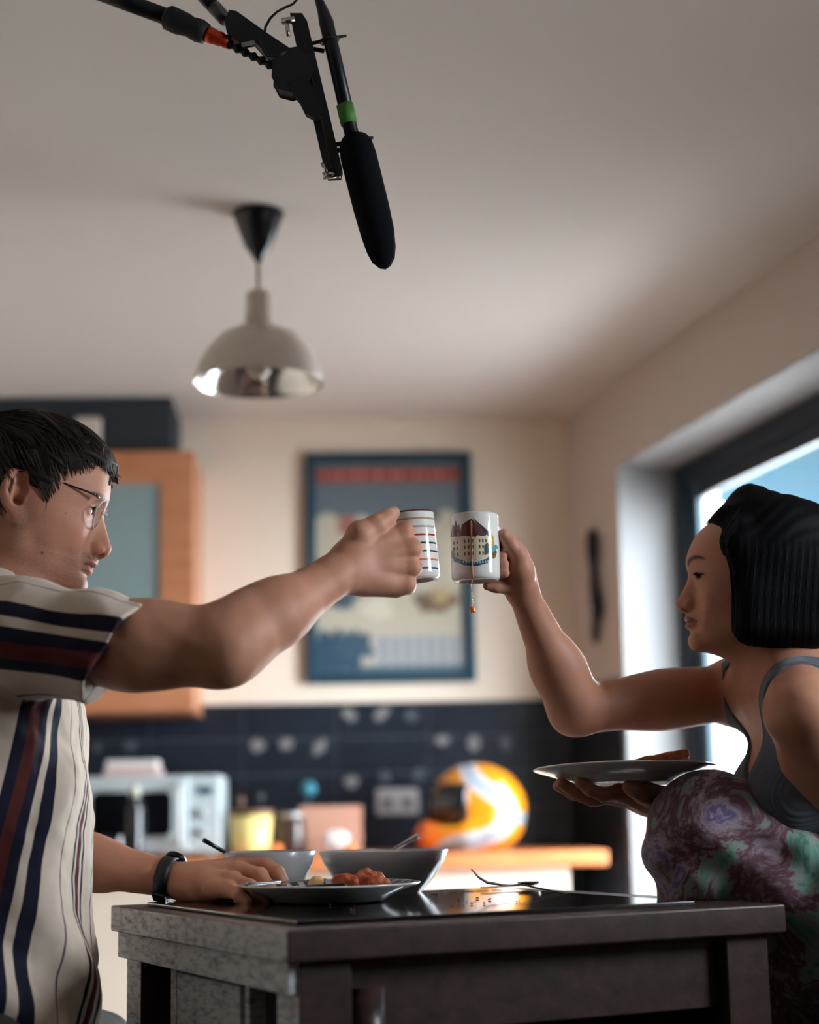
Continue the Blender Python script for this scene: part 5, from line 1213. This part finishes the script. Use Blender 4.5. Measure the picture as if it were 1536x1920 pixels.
SW.chain([q_(975, 1098, 2.36), q_(948, 1098, 2.352), q_(930, 1100, 2.345), q_(914, 1099, 2.340)], [.0150, .0095, .0076, .0062], k=.008)
# left hand, palm up under the plate
SW.chain([uw, q_(1215, 1497, 2.48), q_(1160, 1487, 2.46)], [.0200, .0200, .0135], k=.014)
SW.chain([uw, q_(1210, 1500, 2.50), q_(1155, 1492, 2.50)], [.0190, .0190, .0130], k=.014)
SW.chain([q_(1165, 1486, 2.455), q_(1132, 1490, 2.44), q_(1105, 1480, 2.43), q_(1087, 1467, 2.425)], [.0120, .0098, .0088, .0075], k=.005)
SW.chain([q_(1160, 1490, 2.475), q_(1115, 1498, 2.465), q_(1078, 1484, 2.455), q_(1052, 1468, 2.45)], [.0120, .0100, .0090, .0078], k=.005)
SW.chain([q_(1158, 1492, 2.500), q_(1112, 1499, 2.50), q_(1074, 1488, 2.50), q_(1046, 1474, 2.50)], [.0118, .0096, .0086, .0074], k=.005)
SW.chain([q_(1160, 1492, 2.520), q_(1124, 1494, 2.53), q_(1100, 1484, 2.535), q_(1082, 1472, 2.54)], [.0110, .0088, .0078, .0068], k=.005)
SW.chain([q_(1225, 1497, 2.46), q_(1205, 1488, 2.435), q_(1190, 1480, 2.425), q_(1178, 1475, 2.42)], [.0165, .0125, .0108, .0088], k=.008)
# legs
hipN = np.array([.77, 2.36, .755]); kneeN = P(1330, 1555, 2.41); ankN = np.array([.50, 2.52, .60])
SW.chain([hipN, kneeN, np.array([.52, 2.51, .685]), ], [.075, .055, .04], k=.03)
SW.cone((.60, 2.50, .662), (.52, 2.50, .658), .03, .026, k=.02); SW.cone((.52, 2.50, .657), (.47, 2.50, .652), .026, .020, k=.01)
SW.chain([(.74, 2.54, .74), (.42, 2.66, .70), (.45, 2.66, .32)], [.075, .055, .04], k=.03); SW.cone((.45, 2.66, .28), (.33, 2.66, .27), .03, .022, k=.02)
SW.disp.append(lambda p: np.where(np.linalg.norm(p-WO, axis=-1) > .17, .0004*wob(p, 90, .5), 0))
vW, qW = SW.mesh((.05, 2.10, .20), (.95, 2.84, 1.50), .0016)
bodyW, vW = np_mesh_obj('body', vW, qW, skin_w, woman)
cW, _ = skin_cols(vW, locW, 'woman'); set_col(bodyW.data, 'col', cW)
for sg in (-1, 1): eyeball(WW, (eyeW[0], sg*eyeW[1], eyeW[2]), (1, .1*sg, -.35), (.06, .04, .03), woman)
for sg in (-1, 1):
    mb = MB()
    for i in range(34):
        t = i/33; y0 = eyeW[1]+(-.011+.025*t); r = .006*abs(t-.4)
        pts = [(eyeW[0]+.0128-r, sg*y0, eyeW[2]-.0012), (eyeW[0]+.0180-r, sg*(y0+.001), eyeW[2]-.0018), (eyeW[0]+.0235-r, sg*(y0+.002), eyeW[2]+.0006)]
        mb.tube([WW(p) for p in pts], [.0005, .0004, .00015], seg=4)
    mb.build('eyelashes', bpy.data.materials['lash_black'], woman, True)

# vest: shell over the trunk, cut to straps
vest_m = mat('grey_ribbed_knit', srgb(84, 90, 102), .9, sheen=.2)
nt = vest_m.node_tree; wv = nt.nodes.new('ShaderNodeTexWave'); wv.bands_direction = 'Y'; wv.inputs['Scale'].default_value = 75; tc = nt.nodes.new('ShaderNodeTexCoord'); bp = nt.nodes.new('ShaderNodeBump')
bp.inputs['Strength'].default_value = .35; bp.inputs['Distance'].default_value = .002; nt.links.new(tc.outputs['Object'], wv.inputs['Vector']); nt.links.new(wv.outputs['Fac'], bp.inputs['Height']); nt.links.new(bp.outputs['Normal'], nt.nodes['Principled BSDF'].inputs['Normal'])
VE = Sdf()
VE.ell((.585, 2.45, 1.09), (.102, .149, .134), k=.05); VE.ell((.650, 2.45, .90), (.093, .130, .155), k=.05); VE.ell((.735, 2.45, .78), (.118, .165, .10), k=.05)
for sg in (-1, 1): VE.ell((.512, 2.45+sg*.064, 1.035), (.056, .060, .062), k=.035)
VE.cone(wn_, us, .054, .050, k=.05); VE.cone(wn_, ws, .050, .048, k=.05); VE.cone(wn_+np.array([0, 0, -.03]), ws, .059, .048, k=.05)
def vest_cut(p):
    x, y, z = p[..., 0], p[..., 1]-2.45, p[..., 2]; ay = np.abs(y)
    # neckline: deep V in front, round at the back; armholes at the sides
    vz = np.interp(ay, [0, .03, .07, .085, .2], [1.045, 1.075, 1.16, 1.24, 1.60]) ; vb = np.interp(ay, [0, .05, .085, .1], [1.14, 1.17, 1.24, 1.5])
    front = x < .60
    neck = np.where(front, z-vz, z-vb)
    arm = (ay - np.interp(z, [.98, 1.04, 1.09, 1.16, 1.30], [.20, .150, .124, .118, .112]))
    return np.maximum(neck, arm)*.8
VE2 = with_cut(VE, vest_cut, .003); v, q = VE2.mesh((.38, 2.20, .74), (.90, 2.70, 1.32), .0026); q = drop_islands(len(v), q, 1500); vest, _ = np_mesh_obj('vest', v, q, vest_m, woman)

# tie-dyed trousers
pm = mat('tie_dyed_cloth', (.3, .3, .3, 1), .85, sheen=.2, bump=(500, .2, .0008)); nt = pm.node_tree; b = nt.nodes['Principled BSDF']
tc = nt.nodes.new('ShaderNodeTexCoord'); n1 = nt.nodes.new('ShaderNodeTexNoise'); n1.inputs['Scale'].default_value = 11; n1.inputs['Detail'].default_value = 10; n1.inputs['Roughness'].default_value = .66; n1.inputs['Distortion'].default_value = .7
nt.links.new(tc.outputs['Object'], n1.inputs['Vector']); r1 = nt.nodes.new('ShaderNodeValToRGB'); nt.links.new(n1.outputs['Fac'], r1.inputs['Fac']); el = r1.color_ramp.elements
el[0].position = .34; el[0].color = srgb(52, 92, 92); el[1].position = .68; el[1].color = srgb(190, 176, 188)
for p_, c_ in ((.40, srgb(98, 142, 126)), (.44, srgb(136, 140, 134)), (.47, srgb(112, 80, 94)), (.50, srgb(84, 50, 62)), (.53, srgb(120, 94, 104)), (.57, srgb(154, 140, 150)), (.62, srgb(92, 78, 128))): e = el.new(p_); e.color = c_
nt.links.new(r1.outputs['Color'], b.inputs['Base Color'])
SP = Sdf(); SP.ell((.76, 2.45, .76), (.140, .185, .115), k=.05)
SP.cone(hipN, kneeN+np.array([.01, 0, -.004]), .100, .076, k=.03)
SP.ell(kneeN+np.array([-.0, 0, -.005]), (.082, .072, .082), k=.03)
SP.cone(kneeN+np.array([-.006, .0, -.02]), np.array([.452, 2.535, .70]), .080, .082, k=.03)
SP.ell((.585, 2.44, .80), (.15, .09, .10), k=.05); SP.cone((.74, 2.54, .74), (.42, 2.66, .70), .095, .070, k=.04); SP.cone((.42, 2.66, .70), (.45, 2.66, .36), .070, .075, k=.03)
def pf(p):
    x, y, z = p[..., 0], p[..., 1], p[..., 2]; w = 1-SS(z, .96, 1.05)
    return (.0045*np.sin(x*60+z*18+2.5*np.sin(z*25+1))+.003*np.sin(z*65-x*40+2*np.sin(x*30)))*w + .0012*wob(p, 55, .3)
SP.disp.append(pf); v, q = SP.mesh((.26, 2.16, .30), (.96, 2.86, 1.12), .0035); np_mesh_obj('trousers', v, q, pm, woman)

# bob of black hair
bob_m = mat('black_hair', srgb(16, 14, 16), .65, spec=.10, attr='col')
HB = Sdf()
HB.ell(WW((-.012, 0, .040)), (.098, .088, .084), WA, k=.02)
HB.ell(WW((.022, 0, .112)), (.030, .044, .036), WA, k=.022)
HB.ell(WW((-.022, 0, .092)), (.080, .072, .034), WA, k=.03)
HB.ell(WW((.046, 0, .074)), (.034, .066, .030), WA, k=.018)
def bobbox(p):
    q = locW(p); x, y, z = q[..., 0], q[..., 1], q[..., 2]
    fx = np.interp(z, [-.12, -.108, -.064, -.011, .02, .045, .08], [.056, .056, .054, .058, .064, .074, .070])
    d = np.stack([np.maximum(x-fx, -.100+.10*np.maximum(0, -z-.02)-x), np.abs(y)-np.interp(z, [-.11, -.03, .05], [.086, .090, .084]), np.maximum(z-.06, -.108-z)], -1)
    r = .032; e = d+r; return np.linalg.norm(np.maximum(e, 0), axis=-1)+np.minimum(e.max(-1), 0)-r
HB.fn(bobbox, k=.02)
HB.ell(WW((.035, 0, -.085)), (.10, .058, .08), WA, k=.008, sub=True)
HB.ell(WW((.09, 0, -.028)), (.09, .066, .066), WA, k=.006, sub=True)
for sg in (-1, 1): HB.ell(WW((.046, sg*.062, .046)), (.026, .018, .034), WA, k=.014)
def bgro(p):
    q = locW(p); x, y, z = q[..., 0], q[..., 1], q[..., 2]
    top = SS(z, .03, .07); a = x+.002*np.sin(z*30); s1 = .0004*np.sin(a*1300)+.0003*np.sin(a*560+1)
    s2 = .0006*np.sin((z*.8+x*.6)*300+2*np.sin(x*50)); return s1*(1-top)+s2*top
HB.disp.append(bgro)
v, q = HB.mesh(WO-.19, WO+.19, .0020, slack=1.8); bob, v = np_mesh_obj('hair', v, q, bob_m, woman)
set_col(bob.data, 'col', np.tile(np.array([.0028, .0027, .0034]), (len(v), 1)))
mb = MB()
for i in range(300):
    if i % 2:
        y0 = RNG.uniform(-.06, .05); c = RNG.uniform(-.003, .005); pts = [(.080+.3*c-.6*abs(y0)**1.3, y0, .062+c), (.082+c-.5*abs(y0)**1.3, y0, .080+c), (.070+c, y0*.95, .097+c), (.045, y0*.8, .112), (.02, y0*.6, .118)]
    else:
        z0 = RNG.uniform(-.02, .06); x0 = float(np.interp(z0, [-.02, .02, .045, .06], [.058, .063, .072, .080])); s = -1 if RNG.random() < .7 else 1; c = RNG.uniform(0, .008)
        fx_ = lambda z: float(np.interp(z, [-.12, -.108, -.064, -.011, .02, .045, .08], [.056, .056, .054, .058, .064, .074, .070])); pts = [(fx_(z0+.03)-.02, s*.080, z0+.04), (fx_(z0)+.4*c-.002, s*.078, z0), (fx_(z0-.03)+.5*c-.003, s*.080, z0-.03), (fx_(z0-.06)+.3*c-.004, s*.082, z0-.06)]
    mb.tube([WW(p) for p in pts], [.0002]+[.0005]*(len(pts)-2)+[.0002], seg=4)
st = mb.build('loose_strands', bob_m, bob, True); set_col(st.data, 'col', np.tile(np.array([.006, .005, .006]), (len(st.data.vertices), 1)))
# ================================================================ worn and sat-on things
gm = thing('eyeglasses', 'clear-framed eyeglasses with thin metal temples on the man\'s face', 'eyeglasses', WM((.10, 0, 0)))
clear_m = mat('clear_acetate', srgb(176, 172, 172), .12, spec=.8, alpha=.55); thin_steel = mat('gunmetal', srgb(70, 68, 72), .25, metal=1)
def lens_pt(sg, a, k_=1.0):
    y = sg*(.0335+.0235*k_*math.cos(a)); z = .0005+.0215*k_*math.sin(a)
    return WM((.1085+.0045*(z/.0215)-.10*max(0, abs(y)-.03)-2.2*max(0, abs(y)-.04)**2*4, y, z))
for sg in (-1, 1):
    MB().tube([lens_pt(sg, 2*math.pi*i/40) for i in range(41)], .0013, 8, cap=False).build('rim', clear_m, gm, True)
    vs = [lens_pt(sg, 2*math.pi*i/40, .96) for i in range(40)]+[np.mean([lens_pt(sg, 2*math.pi*i/40, .96) for i in range(40)], axis=0)+HA[0]*.0015]
    mesh_obj('lens', vs, [(i, (i+1) % 40, 40) for i in range(40)], pane_m, gm, True)
    MB().tube([WM((.1035, sg*.0600, .020)), WM((.098, sg*.0655, .0215)), WM((.070, sg*.0735, .025)), WM((.030, sg*.0795, .031)), WM((.008, sg*.0815, .033)), WM((-.008, sg*.083, .030)), WM((-.022, sg*.082, .016))], [.0014, .0012, .0009, .0009, .0009, .0009, .0008], 8, sq=1.4).build('temple', thin_steel, gm, True)
    MB().tube([WM((.104, sg*.0575, .0195)), WM((.1000, sg*.0640, .0215))], .0020, 8).build('hinge', thin_steel, gm, True)
MB().tube([WM((.1110, -.011, .006)), WM((.1165, 0, .0095)), WM((.1110, .011, .006))], .0013, 8).build('bridge', clear_m, gm, True)
# watch on the left wrist
wc_ = eL+(wL-eL)*.885; d_, r_, u_ = frame3(wL-eL); rw = .0285
wt_ = thing('wristwatch', 'black wristwatch with dark strap on the man\'s resting arm', 'wristwatch', wc_)
mb = MB(); vs = []
for i in range(49):
    a = 2*math.pi*i/48; e = u_*math.cos(a)+r_*math.sin(a)
    for dx, dr in ((-.0095, 0), (.0095, 0), (.0095, .0026), (-.0095, .0026)): vs.append(wc_+d_*dx+e*(rw+dr))
mb.add(vs, [(i*4+k, i*4+(k+1) % 4, (i+1)*4+(k+1) % 4, (i+1)*4+k) for i in range(48) for k in range(4)]); mb.build('strap', mat('watch_strap', srgb(14, 18, 28), .5), wt_, True)
e = (-u_*.8+r_*.6); e /= np.linalg.norm(e); f_ = np.cross(d_, e)
MB().box(wc_+e*(rw+.004), (.020, .018, .0055), np.array([d_, f_, e])).build('buckle', mat('watch_metal', srgb(40, 44, 52), .3, metal=.8), wt_, bevel=.0015)
e2 = -e; MB().lathe([(0, 0), (.016, 0), (.0165, .003), (.016, .007), (.014, .008), (0, .008)], wc_+e2*(rw+.001), 28, np.array([d_, np.cross(e2, d_), e2])).build('watch_case', bpy.data.materials['watch_metal'], wt_, True)
# seats
st_m2 = mat('stool_wood', srgb(70, 50, 40), .5, noise=(srgb(46, 32, 26), 6, (1, 8, 1), .35, .7))
def stool(x, y, z, lab):
    t = thing('bar_stool', lab, 'stool', (x, y, 0)); MB().lathe([(0, z-.03), (.165, z-.03), (.175, z-.02), (.175, z-.006), (.165, z), (0, z)], (x, y, 0), 40).build('seat', st_m2, t, True)
    for a in (45, 135, 225, 315):
        c, s = math.cos(math.radians(a)), math.sin(math.radians(a)); MB().tube([(x+.11*c, y+.11*s, z-.03), (x+.17*c, y+.17*s, 0)], [.017, .015], 12).build('leg', st_m2, t, True)
    MB().tube([(x+.15*math.cos(i*math.pi/18), y+.15*math.sin(i*math.pi/18), .24) for i in range(37)], .008, 8).build('footrest', thin_steel, t, True)
stool(-.63, 2.30, .63, 'dark wooden bar stool under the seated man')
t = thing('bench', 'dark wooden bench by the patio door under the seated woman', 'bench', (.77, 2.50, 0))
MB().box((.77, 2.50, .612), (.50, .46, .035)).build('seat', st_m2, t, bevel=.004)
for a in (.56, .98):
    for b in (2.30, 2.70): MB().box((a, b, .297), (.05, .05, .594)).build('leg', st_m2, t)
